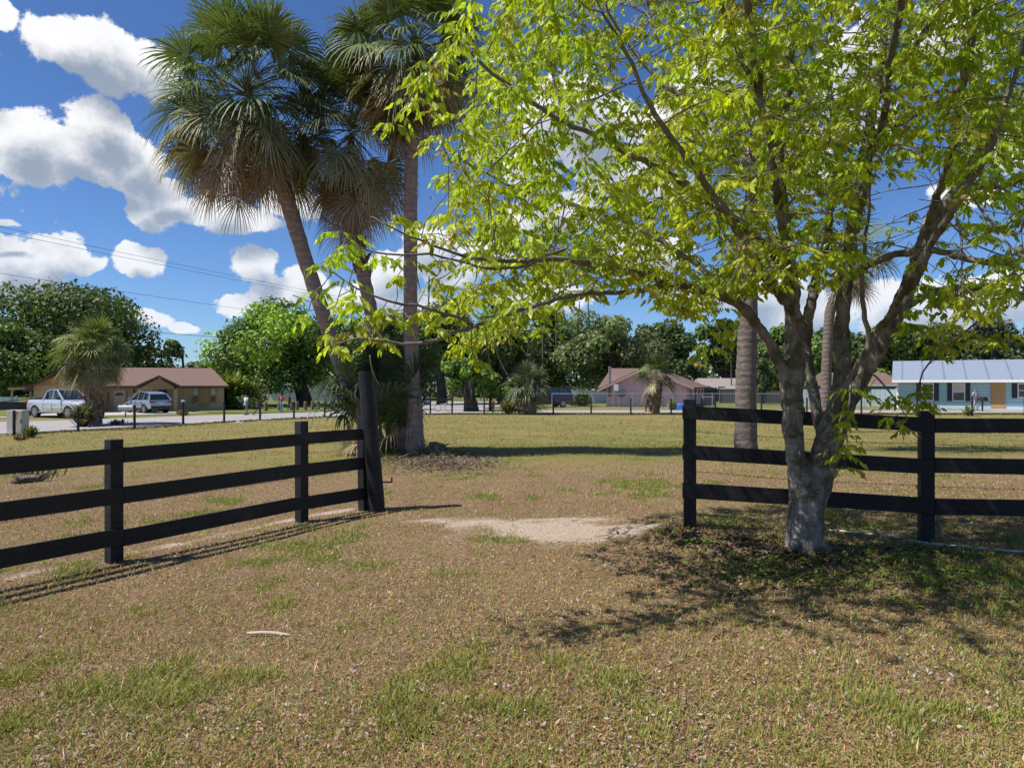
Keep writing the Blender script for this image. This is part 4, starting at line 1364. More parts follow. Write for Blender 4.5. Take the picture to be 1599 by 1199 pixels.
debris()
M['pale_wood'] = mat_plain('bleached_wood', (.52, .43, .35), .8, var=.2, scale=20)
f = at(418, 994); mb = MB()
mb.tube([(-.16, .02, .02), (-.05, .0, .03), (.06, -.005, .028), (.17, -.025, .02)], [.008, .012, .012, .007], 6)
tag(mb.build('stick', M['pale_wood'], loc=f), 'short bleached stick lying on the dry grass left of centre', 'stick')
mb = MB(); rng = np.random.default_rng(9)
M['edging'] = mat_plain('pale_edging', (.50, .49, .47), .7, var=.3, scale=5)
pts = [at(x, y) for x, y in ((1290, 829), (1340, 834), (1400, 841), (1450, 851), (1520, 857), (1600, 864), (1750, 880))]
o0 = pts[0].copy()
fine = []
for a_, b_ in zip(pts[:-1], pts[1:]):
    for t in np.linspace(0, 1, 7)[:-1]:
        p = a_.lerp(b_, t); fine.append((p.x - o0.x, p.y - o0.y + rng.normal(0, .012), g1(p.x, p.y) - o0.z + .012 + rng.normal(0, .004)))
mb.tube(fine, [.014 + rng.normal(0, .003) for _ in fine], 6)
tag(mb.build('garden_edging', M['edging'], loc=o0), 'thin pale edging strip on the ground under the right fence', 'edging strip')

# ------------------------------------------------------------------ background trees
def bg_tree(label, px, d, top, wpx, seed, cols, bottom=None, trunk=True, lobes=22, n=11000, leaf=.30, group=None, moss=0, tr=.4, name='tree', trunk_px=None, cat='tree', depth=.8, open_=0.0, base_z=None):
    rng = np.random.default_rng(seed)
    x0 = (px - 799.5) / F * d; W = wpx / F * d / 2
    H = CAMZ + (600 - top) / F * d
    zb = CAMZ - ((bottom or 615) - 600) / F * d
    zb = max(zb, .15)
    tx = x0 if trunk_px is None else (trunk_px - 799.5) / F * d
    root = empty(name, (x0, d, 0), 0, label, cat, group)
    zc = (H + zb) / 2; hh = (H - zb) / 2
    # lobes through the crown
    L = []
    for i in range(lobes):
        u = rng.normal(0, 1, 3); u /= np.linalg.norm(u); rr = rng.uniform(.45, .98)
        if i < 3: u = np.array([rng.normal(0, .25), rng.normal(0, .2), 1]); u /= np.linalg.norm(u); rr = .72
        c = np.array([u[0] * W * rr, u[1] * W * depth * rr, zc + u[2] * hh * rr * .92])
        s = rng.uniform(.19, .36)
        L.append((c, np.array([W * s, W * s * depth, min(hh * s * 1.25, W * s * .95)]), rng.uniform(.70, 1.25), rng.integers(0, len(cols))))
    L.append((np.array([0, 0, zc]), np.array([W * .55, W * .5 * depth, hh * .6]), .8, 0))
    wts = np.array([l[1][0] * l[1][2] for l in L]); wts /= wts.sum()
    which = rng.choice(len(L), n, p=wts)
    C = np.array([l[0] for l in L])[which]; S = np.array([l[1] for l in L])[which]
    B = np.array([l[2] for l in L])[which]; K = np.array([l[3] for l in L])[which]
    u = rng.normal(0, 1, (n, 3)); u /= np.linalg.norm(u, axis=1)[:, None]
    # bumps on each lobe
    bump = 1 + .22 * np.sin(u[:, 0] * 7 + which) * np.sin(u[:, 1] * 6 + which * 2) * np.sin(u[:, 2] * 7 + which * 3)
    r = rng.uniform(0, 1, n) ** .22 * bump * rng.uniform(.93, 1.1, n)
    p = C + u * S * r[:, None]
    ok = p[:, 2] > zb - .1 + .35 * rng.random(n)
    if open_:
        ok &= vnoise(p[:, 0] * .9 + seed, p[:, 2] * .9, seed) > open_
    p, u, B, K = p[ok], u[ok], B[ok], K[ok]; m = len(p)
    nrm = u + rng.normal(0, .55, (m, 3)) + np.array([0, 0, .25]); nrm /= np.linalg.norm(nrm, axis=1)[:, None]
    t = np.cross(nrm, rng.normal(0, 1, (m, 3))); t /= np.linalg.norm(t, axis=1)[:, None] + 1e-9
    w = np.cross(nrm, t)
    sz = leaf * rng.uniform(.5, 1.25, (m, 1))
    V = np.stack([p - t * sz * .6, p + w * sz * .42 + t * sz * .1, p + t * sz * .7, p - w * sz * .42 - t * sz * .05], 1)
    cc = np.array(cols)[K] * B[:, None] * rng.uniform(.75, 1.25, (m, 1))
    link('crown', np_mesh('crown', V.reshape(-1, 3), np.arange(m * 4).reshape(m, 4), np.repeat(cc, 4, 0)), M['leaf_far'], root)
    if trunk:
        acc = Acc(); dx = tx - x0
        top_t = zb + hh * .9
        pts = np.array([[dx, 0, -.1], [dx + rng.normal(0, .1), 0, zb * .6], [dx * .8 + rng.normal(0, .15), 0, zb + .3 * hh], [dx * .4, 0, top_t]])
        acc.add(*tube_np(pts, np.array([tr * 1.35, tr, tr * .8, tr * .4]), 9))
        for i in range(7):
            a = i * 2.4; e = np.array([math.cos(a) * W * .6, math.sin(a) * W * .5, zb + hh * rng.uniform(.3, 1.2)])
            s = pts[2] - [0, 0, rng.uniform(0, .5)]
            acc.add(*tube_np(np.array([s, (s + e) / 2 + [0, 0, -.2], e]), np.array([tr * .5, tr * .35, tr * .1]), 6))
        link('trunk', acc.mesh('trunk', True), M['oak_bark'], root)
    if moss:
        acc = Acc()
        for i in range(moss):
            a = rng.uniform(math.pi, 2 * math.pi); q = np.array([math.cos(a) * W * rng.uniform(.4, .95), math.sin(a) * W * depth * rng.uniform(.6, 1.0), zb + rng.uniform(.0, .9) * hh])
            for k in range(9):
                o = q + rng.normal(0, .22, 3); l = rng.uniform(.4, 1.3)
                acc.add([o, o + [.03, .02, -l * .4], o + [rng.normal(0, .05), 0, -l], o + [-.03, .02, -l * .4]], [[0, 1, 2, 3]], np.array([.17, .18, .13]) * rng.uniform(.5, 1.1))
        tag(link('hanging_moss', acc.mesh('hanging_moss'), M['leaf_far'], root), kind='stuff')
    return root


DK = [(0.069, 0.112, 0.026), (0.096, 0.154, 0.034), (0.126, 0.194, 0.041), (0.081, 0.122, 0.037)]
MD = [(0.105, 0.158, 0.034), (0.157, 0.233, 0.044), (0.188, 0.278, 0.051), (0.095, 0.139, 0.034)]
BR = [(0.132, 0.218, 0.031), (0.189, 0.319, 0.034), (0.265, 0.403, 0.046), (0.113, 0.185, 0.031)]
GG = [(0.136, 0.167, 0.059), (0.178, 0.223, 0.077), (0.105, 0.139, 0.047)]
YG = [(0.192, 0.24, 0.048), (0.264, 0.288, 0.072), (0.144, 0.204, 0.048)]

bg_tree('huge dark green oak towering behind the tan house at the left', 105, 76, 443, 330, 101, [(.10, .15, .03), (.13, .19, .035), (.17, .24, .045), (.08, .12, .03)], bottom=606, lobes=42, n=26000, leaf=.36, tr=.6)
bg_tree('dark green tree at the left picture edge behind the carport', 10, 68, 500, 190, 102, MD, bottom=630, lobes=26, n=13000, leaf=.32)
bg_tree('small open tree with bare lower limbs between the big oak and the bright oak', 268, 88, 530, 66, 103, MD, bottom=562, lobes=10, n=2200, leaf=.30, tr=.16, open_=.35, trunk_px=287)
bg_tree('bright green broad oak with low hanging crown beside the pale wall', 428, 72, 468, 250, 104, BR, bottom=614, lobes=34, n=24000, leaf=.34, tr=.75, trunk_px=474)
bg_tree('low grey-green treetops showing over the right end of the tan roof', 318, 125, 566, 110, 105, GG, bottom=600, lobes=14, n=4000, leaf=.5, trunk=False)
bg_tree('bright green tree between the leaning palm trunk and the middle palm', 545, 84, 500, 130, 106, MD, bottom=612, lobes=22, n=10000, leaf=.36)
bg_tree('mid green tree seen between the two right palms of the tall clump', 622, 95, 482, 120, 107, MD, bottom=612, lobes=22, n=9000, leaf=.4)
bg_tree('oak hung with grey moss just right of the straight palm', 690, 76, 462, 150, 108, [(.06, .10, .025), (.09, .155, .03), (.12, .20, .04)], bottom=598, lobes=30, n=15000, leaf=.33, moss=26, tr=.5)
bg_tree('dark leaning oak with grey moss above the road junction', 785, 80, 470, 130, 109, DK, bottom=604, lobes=26, n=13000, leaf=.34, moss=20, tr=.5)
bg_tree('bushy green tree with a thick dark trunk at the far edge of the field', 727, 57, 560, 74, 110, BR, bottom=612, lobes=18, n=7000, leaf=.24, tr=.5, trunk_px=736, moss=6)
bg_tree('small round young tree with a thin trunk at the far field edge', 768, 58, 584, 66, 111, BR, bottom=622, lobes=14, n=5000, leaf=.22, tr=.12, trunk_px=766)
bg_tree('tall nearly black tree behind the dark blue vehicle', 862, 100, 478, 130, 112, DK, bottom=612, lobes=24, n=11000, leaf=.42)
bg_tree('round grey-green tree beside and left of the pink house roof', 948, 84, 494, 160, 113, GG, bottom=606, lobes=30, n=15000, leaf=.36, tr=.5)
bg_tree('dark green tree rising right behind the pink house roof', 1040, 90, 503, 125, 114, DK, bottom=600, lobes=24, n=11000, leaf=.38)
bg_tree('deep green tree left of the thick lone palm trunk, behind the grey roofed house', 1132, 98, 492, 90, 115, DK, bottom=604, lobes=20, n=8000, leaf=.4)
TL = 'trees of the far tree line on the right'
bg_tree('mid green tree directly behind the leafy tree trunk fork', 1222, 100, 505, 120, 116, MD, bottom=606, lobes=22, n=9000, leaf=.42, group=TL)
bg_tree('dark tree right of the thin palm in the far tree line', 1308, 104, 512, 120, 117, DK, bottom=606, lobes=22, n=9000, leaf=.42, group=TL)
bg_tree('green tree rising above the brown roof beside the blue house', 1385, 98, 508, 120, 118, MD, bottom=604, lobes=22, n=9000, leaf=.42, group=TL)
bg_tree('mossy grey-green tree above the left half of the blue house roof', 1462, 96, 502, 120, 119, GG, bottom=600, lobes=22, n=9000, leaf=.42, moss=16, group=TL)
bg_tree('mossy dark tree above the right half of the blue house roof', 1545, 94, 496, 130, 120, [(.08, .105, .045), (.105, .135, .06), (.065, .085, .04)], bottom=600, lobes=22, n=9000, leaf=.42, moss=18, group=TL)
bg_tree('rightmost tree of the far tree line, behind the blue house roof', 1640, 94, 490, 150, 121, GG, bottom=600, lobes=22, n=8000, leaf=.42, group=TL)
bg_tree('rounded pale green tree between the lone palm trunk and the leafy tree', 1192, 78, 560, 50, 122, GG, bottom=622, lobes=12, n=3500, leaf=.26, tr=.15)


def woods():
    rng = np.random.default_rng(55); n = 52000
    px = rng.uniform(-300, 1950, n); d = rng.uniform(112, 135, n)
    topn = np.where(px > 1100, 520, 533) + 26 * (vnoise(px / 38, d * .05, 3) - .3) + 20 * (vnoise(px / 12, d * 0, 8) - .5)
    topn = np.where((px > 240) & (px < 360), topn + 42, topn)
    topn = np.where((px > 1075) & (px < 1108), topn + 22, topn)
    py = topn + (640 - topn) * rng.random(n) ** 1.25
    x = (px - 799.5) / F * d; z = CAMZ - (py - 600) / F * d
    ok = z > 0; x, d, z, px, py = x[ok], d[ok], z[ok], px[ok], py[ok]; m = len(x)
    p = np.stack([x, d, z], -1)
    nrm = rng.normal(0, .7, (m, 3)) + [0, -.5, .4]; nrm /= np.linalg.norm(nrm, axis=1)[:, None]
    t = np.cross(nrm, rng.normal(0, 1, (m, 3))); t /= np.linalg.norm(t, axis=1)[:, None]; w = np.cross(nrm, t)
    s = rng.uniform(.4, 1.0, (m, 1))
    V = np.stack([p - t * s * .6, p + w * s * .5, p + t * s * .6, p - w * s * .5], 1)
    k = vnoise(px / 30, py / 16, 4)[:, None]
    c = (np.array([.045, .065, .025]) * (1 - k) + np.array([.11, .145, .055]) * k) * rng.uniform(.7, 1.25, (m, 1))
    tag(link('woods', np_mesh('woods', V.reshape(-1, 3), np.arange(m * 4).reshape(m, 4), np.repeat(c, 4, 0)), M['leaf_far']),
        'far continuous wood closing the horizon behind the houses', 'woods', kind='stuff')


woods()


def shrub(label, px, py, w, h, seed, cols, strappy=False, name='shrub', n=900, group=None, leaf=.2):
    f = at(px, py); d = f.y; rng = np.random.default_rng(seed)
    W = w / F * d / 2; H = h / F * d
    root = empty(name, f, 0, label, 'shrub' if name == 'shrub' else 'plant', group)
    acc = Acc()
    if strappy:
        for i in range(n):
            a = rng.uniform(0, 6.28); e = rng.uniform(.5, 1.5); L = H * rng.uniform(.5, 1.1)
            o = np.array([rng.normal(0, W * .35), rng.normal(0, W * .3), rng.uniform(0, H * .25)])
            dd = np.array([math.cos(a) * math.cos(e), math.sin(a) * math.cos(e), math.sin(e)]) * L
            s = np.array([-math.sin(a), math.cos(a), 0]) * L * .06
            m = o + dd * .55; tip = o + dd - np.array([0, 0, L * .25])
            c = np.array(cols[rng.integers(0, len(cols))]) * rng.uniform(.7, 1.25)
            acc.add([o - s * .4, o + s * .4, m + s, m - s], [[0, 1, 2, 3]], c)
            acc.add([m - s, m + s, tip + s * .1, tip - s * .1], [[0, 1, 2, 3]], c)
    else:
        for i in range(n):
            u = rng.normal(0, 1, 3); u /= np.linalg.norm(u); r = rng.random() ** .3
            p = np.array([u[0] * W * r, u[1] * W * .8 * r, H * .5 + u[2] * H * .5 * r])
            t = rng.normal(0, 1, 3); t /= np.linalg.norm(t); w_ = np.cross(t, u + rng.normal(0, .3, 3)); w_ /= np.linalg.norm(w_) + 1e-9
            s = leaf * rng.uniform(.5, 1.2); c = np.array(cols[rng.integers(0, len(cols))]) * rng.uniform(.7, 1.25)
            acc.add([p - t * s * .6, p + w_ * s * .35, p + t * s * .6, p - w_ * s * .35], [[0, 1, 2, 3]], c)
    link('foliage', acc.mesh('foliage'), M['leaf_far'], root)
    acc = Acc()
    for i in range(4):
        e = np.array([rng.normal(0, W * .4), rng.normal(0, W * .3), H * .6])
        acc.add(*tube_np(np.array([[0, 0, -.03], e * .5, e]), np.array([.03, .02, .01]), 4))
    link('stem', acc.mesh('stem'), M['oak_bark'], root)
    return root


shrub('tall yellow-green broad-leaved clump at the right corner of the tan house', 362, 638, 44, 62, 201, YG, True, n=420)
shrub('yellow-green leafy shrub behind the child in dark blue', 398, 638, 46, 44, 202, YG + [(.28, .26, .09)], n=1200)
shrub('dark low shrub between the two yellow-green shrubs by the tan house', 378, 640, 34, 22, 203, DK, n=700)
shrub('red-leaved shrub before the right windows of the tan house', 297, 641, 20, 32, 204, [(.25, .05, .04), (.16, .05, .04), (.10, .12, .04)], True, n=160)
shrub('small low reddish shrub at the edge of the drive below the red-leaved shrub', 286, 649, 22, 9, 205, [(.24, .10, .07), (.14, .12, .06)], n=260, leaf=.14)
shrub('spiky green and brown ferny clump at the foot of the roadside palm', 131, 667, 20, 40, 206, [(.13, .14, .06), (.24, .18, .11), (.10, .12, .05)], True, n=260)
shrub('little green plant beside the beige utility cabinet', 48, 684, 24, 22, 207, [(.10, .15, .04), (.14, .17, .05)], True, name='plant', n=120)
shrub('reddish dead leafy clump at the foot of the beige cabinet', 33, 688, 22, 8, 208, [(.22, .10, .08), (.16, .09, .07)], name='plant', n=160, leaf=.12)
shrub('dry grassy tuft on the sand right of the roadside palm', 182, 665, 30, 12, 209, [(.18, .13, .09), (.12, .13, .06)], True, name='plant', n=160)
shrub('dark green shrub before the white board fence near the dark blue vehicle', 910, 635, 26, 26, 210, DK, True, n=300)
shrub('pale green bushes at the left corner of the pink house', 894, 634, 20, 14, 211, GG, n=400)
shrub('green weedy plant beside the blue tarpaulin bundle', 1050, 641, 14, 16, 212, MD, n=300)
shrub('yellow-green palmetto right of the thick lone palm trunk', 1205, 622, 46, 46, 213, YG, True, n=420)
shrub('yellow-green palmetto seen between the stems of the leafy tree', 1276, 616, 30, 34, 214, YG, True, n=300)
shrub('yellow and brown strappy plants left of the low grey-green palm', 796, 647, 26, 26, 215, [(.28, .26, .08), (.20, .15, .08), (.12, .16, .05)], True, n=260)
shrub('green plants at the foot of the small round young tree', 785, 632, 30, 34, 216, MD, n=700)
shrub('dry brushy shrub before the white fence beside the blue house', 1391, 633, 14, 26, 217, [(.22, .20, .15), (.14, .14, .10)], True, n=140)
shrub('dark little shrub before the white fence, left of the dry brushy one', 1368, 633, 16, 14, 218, [(.10, .09, .06), (.07, .08, .05)], n=260, leaf=.15)
shrub('upright green reedy plant beside the far fence post near the blue house', 1512, 650, 10, 20, 219, [(.22, .28, .12), (.28, .32, .15)], True, name='plant', n=90)
shrub('dark green foundation shrub under the right window of the tan house', 318, 640, 26, 12, 220, DK, n=300, leaf=.16)


# ------------------------------------------------------------------ buildings
M['tan'] = mat_plain('tan_stucco', (.52, .37, .21), .85, var=.08, scale=2, bump=.1)
M['tan_dark'] = mat_plain('ochre_stucco', (.42, .26, .11), .85, var=.08)
M['roof_br'] = mat_stripe('brown_red_shingle', (.20, .132, .108), (.13, .085, .07), 1, 2.6, .9, (.5, .95), spec=.2)
M['fascia_br'] = mat_plain('brown_fascia', (.13, .055, .045), .6)
M['pink'] = mat_plain('pink_stucco', (.80, .47, .49), .85, var=.06, scale=2)
M['pink2'] = mat_plain('pale_trim', (.55, .42, .40), .7)
M['blue'] = mat_stripe('light_blue_siding', (.34, .52, .575), (.25, .42, .48), 2, 3.3, .7, (.6, .95))
M['bluelow'] = mat_plain('sunlit_blue_wall', (.42, .60, .66), .8)  # paler blue: sunlight on the lower wall put into the paint
M['metalroof'] = mat_stripe('white_metal_roof', (.235, .275, .345), (.15, .18, .235), 0, .62, .55, (.93, .99), spec=.5)
M['white'] = mat_plain('white_paint', (.78, .78, .77), .55, var=.04)
M['whitefence'] = mat_stripe('white_vinyl', (.76, .78, .80), (.50, .52, .55), 0, 2.0, .5, (.85, .97))
M['shutter'] = mat_plain('dark_shutter', (.012, .02, .028), .5)
M['door_tan'] = mat_plain('tan_door', (.40, .24, .10), .6)
M['door_cream'] = mat_plain('cream_door', (.60, .46, .30), .55)
M['door_dark'] = mat_plain('dark_door', (.03, .025, .03), .5)
M['blind'] = mat_stripe('window_blind', (.55, .56, .55), (.38, .39, .40), 2, 14, .6, (.4, .9))
M['greyroof'] = mat_plain('grey_roof', (.26, .22, .21), .85)
M['greywall'] = mat_plain('grey_wall', (.17, .16, .17), .8)
M['greyboard'] = mat_stripe('weathered_grey_boards', (.17, .16, .16), (.05, .05, .05), 0, 3, .85, (.7, .95))


def mat_glass():
    m, nb, b = newmat('window_glass')
    tc = nb.n.new('ShaderNodeTexCoord').outputs['Object']
    n = nb.noise(tc, 1.6, 3)
    nb.l.new(nb.mix(nb.mapr(n, .35, .65), (.012, .018, .02), (.06, .08, .08)), b.inputs['Base Color'])
    b.inputs['Roughness'].default_value = .08; b.inputs['Specular IOR Level'].default_value = .9
    return m


M['glass'] = mat_glass()
gable_root = None


def window(parent, x0, x1, z0, z1, y, frame, pane=None, bars=1, blind=0.0, name='window'):
    """window facing -y; frame is the part, pane and blind its sub-parts"""
    t = .06; mb = MB()
    mb.bx(x0, x0 + t, y - .05, y + .02, z0, z1); mb.bx(x1 - t, x1, y - .05, y + .02, z0, z1)
    mb.bx(x0 + t, x1 - t, y - .05, y + .02, z1 - t, z1); mb.bx(x0 + t, x1 - t, y - .05, y + .02, z0, z0 + t)
    if bars: mb.bx(x0 + t, x1 - t, y - .045, y + .015, (z0 + z1) / 2 - .025, (z0 + z1) / 2 + .025)
    w = mb.build(name, frame, parent)
    mb = MB(); mb.bx(x0 + t, x1 - t, y - .02, y - .01, z0 + t, z1 - t)
    mb.build('pane', pane or M['glass'], w)
    if blind:
        mb = MB(); mb.bx(x0 + t + .01, x1 - t - .01, y - .032, y - .026, z1 - t - (z1 - z0) * blind, z1 - t - .01)
        mb.build('blind', M['blind'], w)
    return w


def slab_roof(mb, pts, th=.12):
    """thick roof panel from 4 (or 3) corner points"""
    b = len(mb.v); n = len(pts)
    mb.v += [tuple(p) for p in pts] + [(p[0], p[1], p[2] - th) for p in pts]
    mb.f.append(tuple(b + i for i in range(n))); mb.m.append(0)
    mb.f.append(tuple(b + n + i for i in reversed(range(n)))); mb.m.append(0)
    for i in range(n):
        j = (i + 1) % n
        mb.f.append((b + i, b + n + i, b + n + j, b + j)); mb.m.append(0)


def tan_house():
    D = 57.0; k = D / F; an = R(24)
    X = lambda px: (px - 799.5) * k
    o = Vector((X(206), D, 0)); root = empty('tan_house', o, an, 'tan single-storey house with brown-red roof and gabled entry behind the grey-blue car', 'house')
    def L(px):
        m_ = (px - 799.5) / F
        return (m_ * D - o.x) / (math.cos(an) - m_ * math.sin(an))
    Z = lambda py: CAMZ - (py - 600) * k
    eave, ridge = Z(603), Z(575)
    x0, x1 = L(160), L(350); depth = 9.0
    mb = MB(); mb.bx(x0, x1, 0, depth, 0, eave); mb.build('wall', M['tan'], root)
    # gabled wing on the left, standing forward
    gx0, gx1, gy = L(61), L(160), -2.0
    gm = (gx0 + gx1) / 2
    mb = MB()
    mb.prism([(gx0, 0), (gx1, 0), (gx1, eave), (gm, ridge - .18), (gx0, eave)], 'y', gy, depth - .05)
    mb.build('garage_wing', M['tan'], root)
    mb = MB(); mb.prism([(gx0 + .05, eave + .02), (gx1 - .05, eave + .02), (gm, ridge - .2)], 'y', gy - .03, gy - .002)
    mb.build('gable_panel', M['tan_dark'], root)
    rf = MB(); ov = .55
    sl = (ridge - eave) / (gx1 - gm)
    slab_roof(rf, [(gx0 - ov, gy - .5, eave - ov * sl + .1), (gm, gy - .5, ridge + .1), (gm, depth, ridge + .1), (gx0 - ov, depth, eave - ov * sl + .1)])
    slab_roof(rf, [(gm, gy - .5, ridge + .1), (gx1 + .3, gy - .5, eave - .3 * sl + .1), (gx1 + .3, depth, eave - .3 * sl + .1), (gm, depth, ridge + .1)])
    # main roof with hipped right end
    ry = depth / 2; hx = L(333)
    slab_roof(rf, [(gm, -.55, eave), (x1 + .35, -.55, eave), (hx, ry, ridge + .12), (gm, ry, ridge + .12)])
    slab_roof(rf, [(x1 + .35, -.55, eave), (x1 + .35, depth + .5, eave), (hx, ry, ridge + .12)])
    slab_roof(rf, [(x1 + .35, depth + .5, eave), (gm, depth + .5, eave), (gm, ry, ridge + .12), (hx, ry, ridge + .12)])
    # entry gable
    e0, e1, em = L(214), L(284), L(250); ez = Z(587); ey = -2.2
    slab_roof(rf, [(e0, ey, eave - .02), (em, ey, ez), (em, 1.4, ez), (e0, 1.4, eave - .02)], .1)
    slab_roof(rf, [(em, ey, ez), (e1, ey, eave - .02), (e1, 1.4, eave - .02), (em, 1.4, ez)], .1)
    r = rf.build('roof', M['roof_br'], root)
    mb = MB()
    mb.bx(gm, x1 + .36, -.60, -.56, eave - .16, eave + .01)
    for (a, b_) in (((e0, eave - .02), (em, ez)), ((em, ez), (e1, eave - .02))):
        mb.prism([(a[0], a[1] + .01), (b_[0], b_[1] + .01), (b_[0], b_[1] - .17), (a[0], a[1] - .17)], 'y', ey - .05, ey - .01)
    for (a, b_) in (((gx0 - ov, eave - ov * sl + .1), (gm, ridge + .1)), ((gm, ridge + .1), (gx1 + .3, eave - .3 * sl + .1))):
        mb.prism([(a[0], a[1] + .01), (b_[0], b_[1] + .01), (b_[0], b_[1] - .18), (a[0], a[1] - .18)], 'y', gy - .55, gy - .51)
    mb.build('fascia', M['fascia_br'], r)
    mb = MB(); mb.prism([(e0 + .55, eave - .02), (e1 - .55, eave - .02), (em, ez - .2)], 'y', ey + .12, ey + .2); mb.build('entry_gable', M['tan_dark'], root)
    mb = MB(); mb.bx(e0 + .5, e1 - .55, ey + .1, ey + .3, eave - .28, eave - .02); mb.build('entry_beam', M['tan_dark'], root)
    for xx in (L(221), L(275)):
        mb = MB(); mb.bx(xx - .14, xx + .14, ey + .05, ey + .35, 0, eave - .26); mb.build('entry_column', M['tan'], root, bevel=.02)
    yw = -.02
    # former garage door bay
    dm = MB(); dm.bx(L(177), L(196), yw - .05, yw, .02, Z(609)); dd = dm.build('door', M['door_cream'], root)
    a = np.linspace(0, math.pi, 9); cx = (L(177) + L(196)) / 2; zc = Z(618)
    fan = MB(); fan.prism([(cx + .30 * math.cos(t), zc + .25 * math.sin(t)) for t in a], 'y', yw - .06, yw - .052); fan.build('fanlight', M['glass'], dd)
    kb = MB(); kb.tube([(L(178.5), yw - .05, 1.0), (L(178.5), yw - .11, 1.0)], [.03, .03], 8); kb.build('door_handle', M['fascia_br'], dd)
    for (a0, a1) in ((167.5, 171.5), (195.5 + 1.5, 200.5)):
        window(root, L(a0), L(a1), Z(632), Z(612), yw, M['tan_dark'], bars=0)
    lm = MB(); lm.box((L(209.5), yw - .08, Z(611)), (.16, .14, .3), taper=.6); lm.build('wall_lamp', M['fascia_br'], root)
    window(root, L(218), L(237), Z(627), Z(606), yw, M['white'], blind=.95)
    dm = MB(); dm.bx(L(248), L(260), yw - .05, yw, .02, Z(607)); dm.build('door', M['door_dark'], root)
    window(root, L(300), L(310.5), Z(630), Z(606), yw, M['tan_dark'], blind=.5)
    window(root, L(328), L(338), Z(630), Z(606), yw, M['tan_dark'], blind=.5)
    mb = MB(); mb.bx(L(311.5), L(327), yw - .03, yw, .3, eave - .1); mb.build('wall_panel', M['tan_dark'], root)
    c_, s_ = math.cos(an), math.sin(an); lx, ly = gx0 - .02, gy + 1.0
    return Vector((o.x + c_ * lx - s_ * ly, o.y + s_ * lx + c_ * ly, 0)), an


def carport(corner, an):
    D = corner.y; k = D / F; X = lambda px: (px - 799.5) * k; Z = lambda py: CAMZ - (py - 600) * k
    w0 = X(60) - X(27); o = Vector((corner.x - w0 * math.cos(an), corner.y - w0 * math.sin(an), 0)); root = empty('carport', o, an, 'shaded lean-to carport with pale post at the left end of the tan house', 'carport')
    w = X(60) - X(27)
    mb = MB(); slab_roof(mb, [(-.1, -.3, Z(606)), (w, -.3, Z(600.5)), (w, 7, Z(600.5)), (-.1, 7, Z(606))], .16); mb.build('roof', M['fascia_br'], root)
    mb = MB(); mb.bx(-.1, w, -.36, -.31, Z(609), Z(605.5)); mb.build('fascia', M['tan'], root)
    for (x, y) in ((.08, 0), (.08, 6.5)):
        mb = MB(); mb.bx(x - .07, x + .07, y - .07, y + .07, 0, Z(607.5)); mb.build('post', M['tan'], root)
    mb = MB(); mb.bx(.3, w - .1, 6.6, 6.7, 0, 2.0); mb.build('rear_wall', M['greywall'], root)
    window(root, 1.0, 1.7, 1.0, 1.6, 6.58, M['white'])


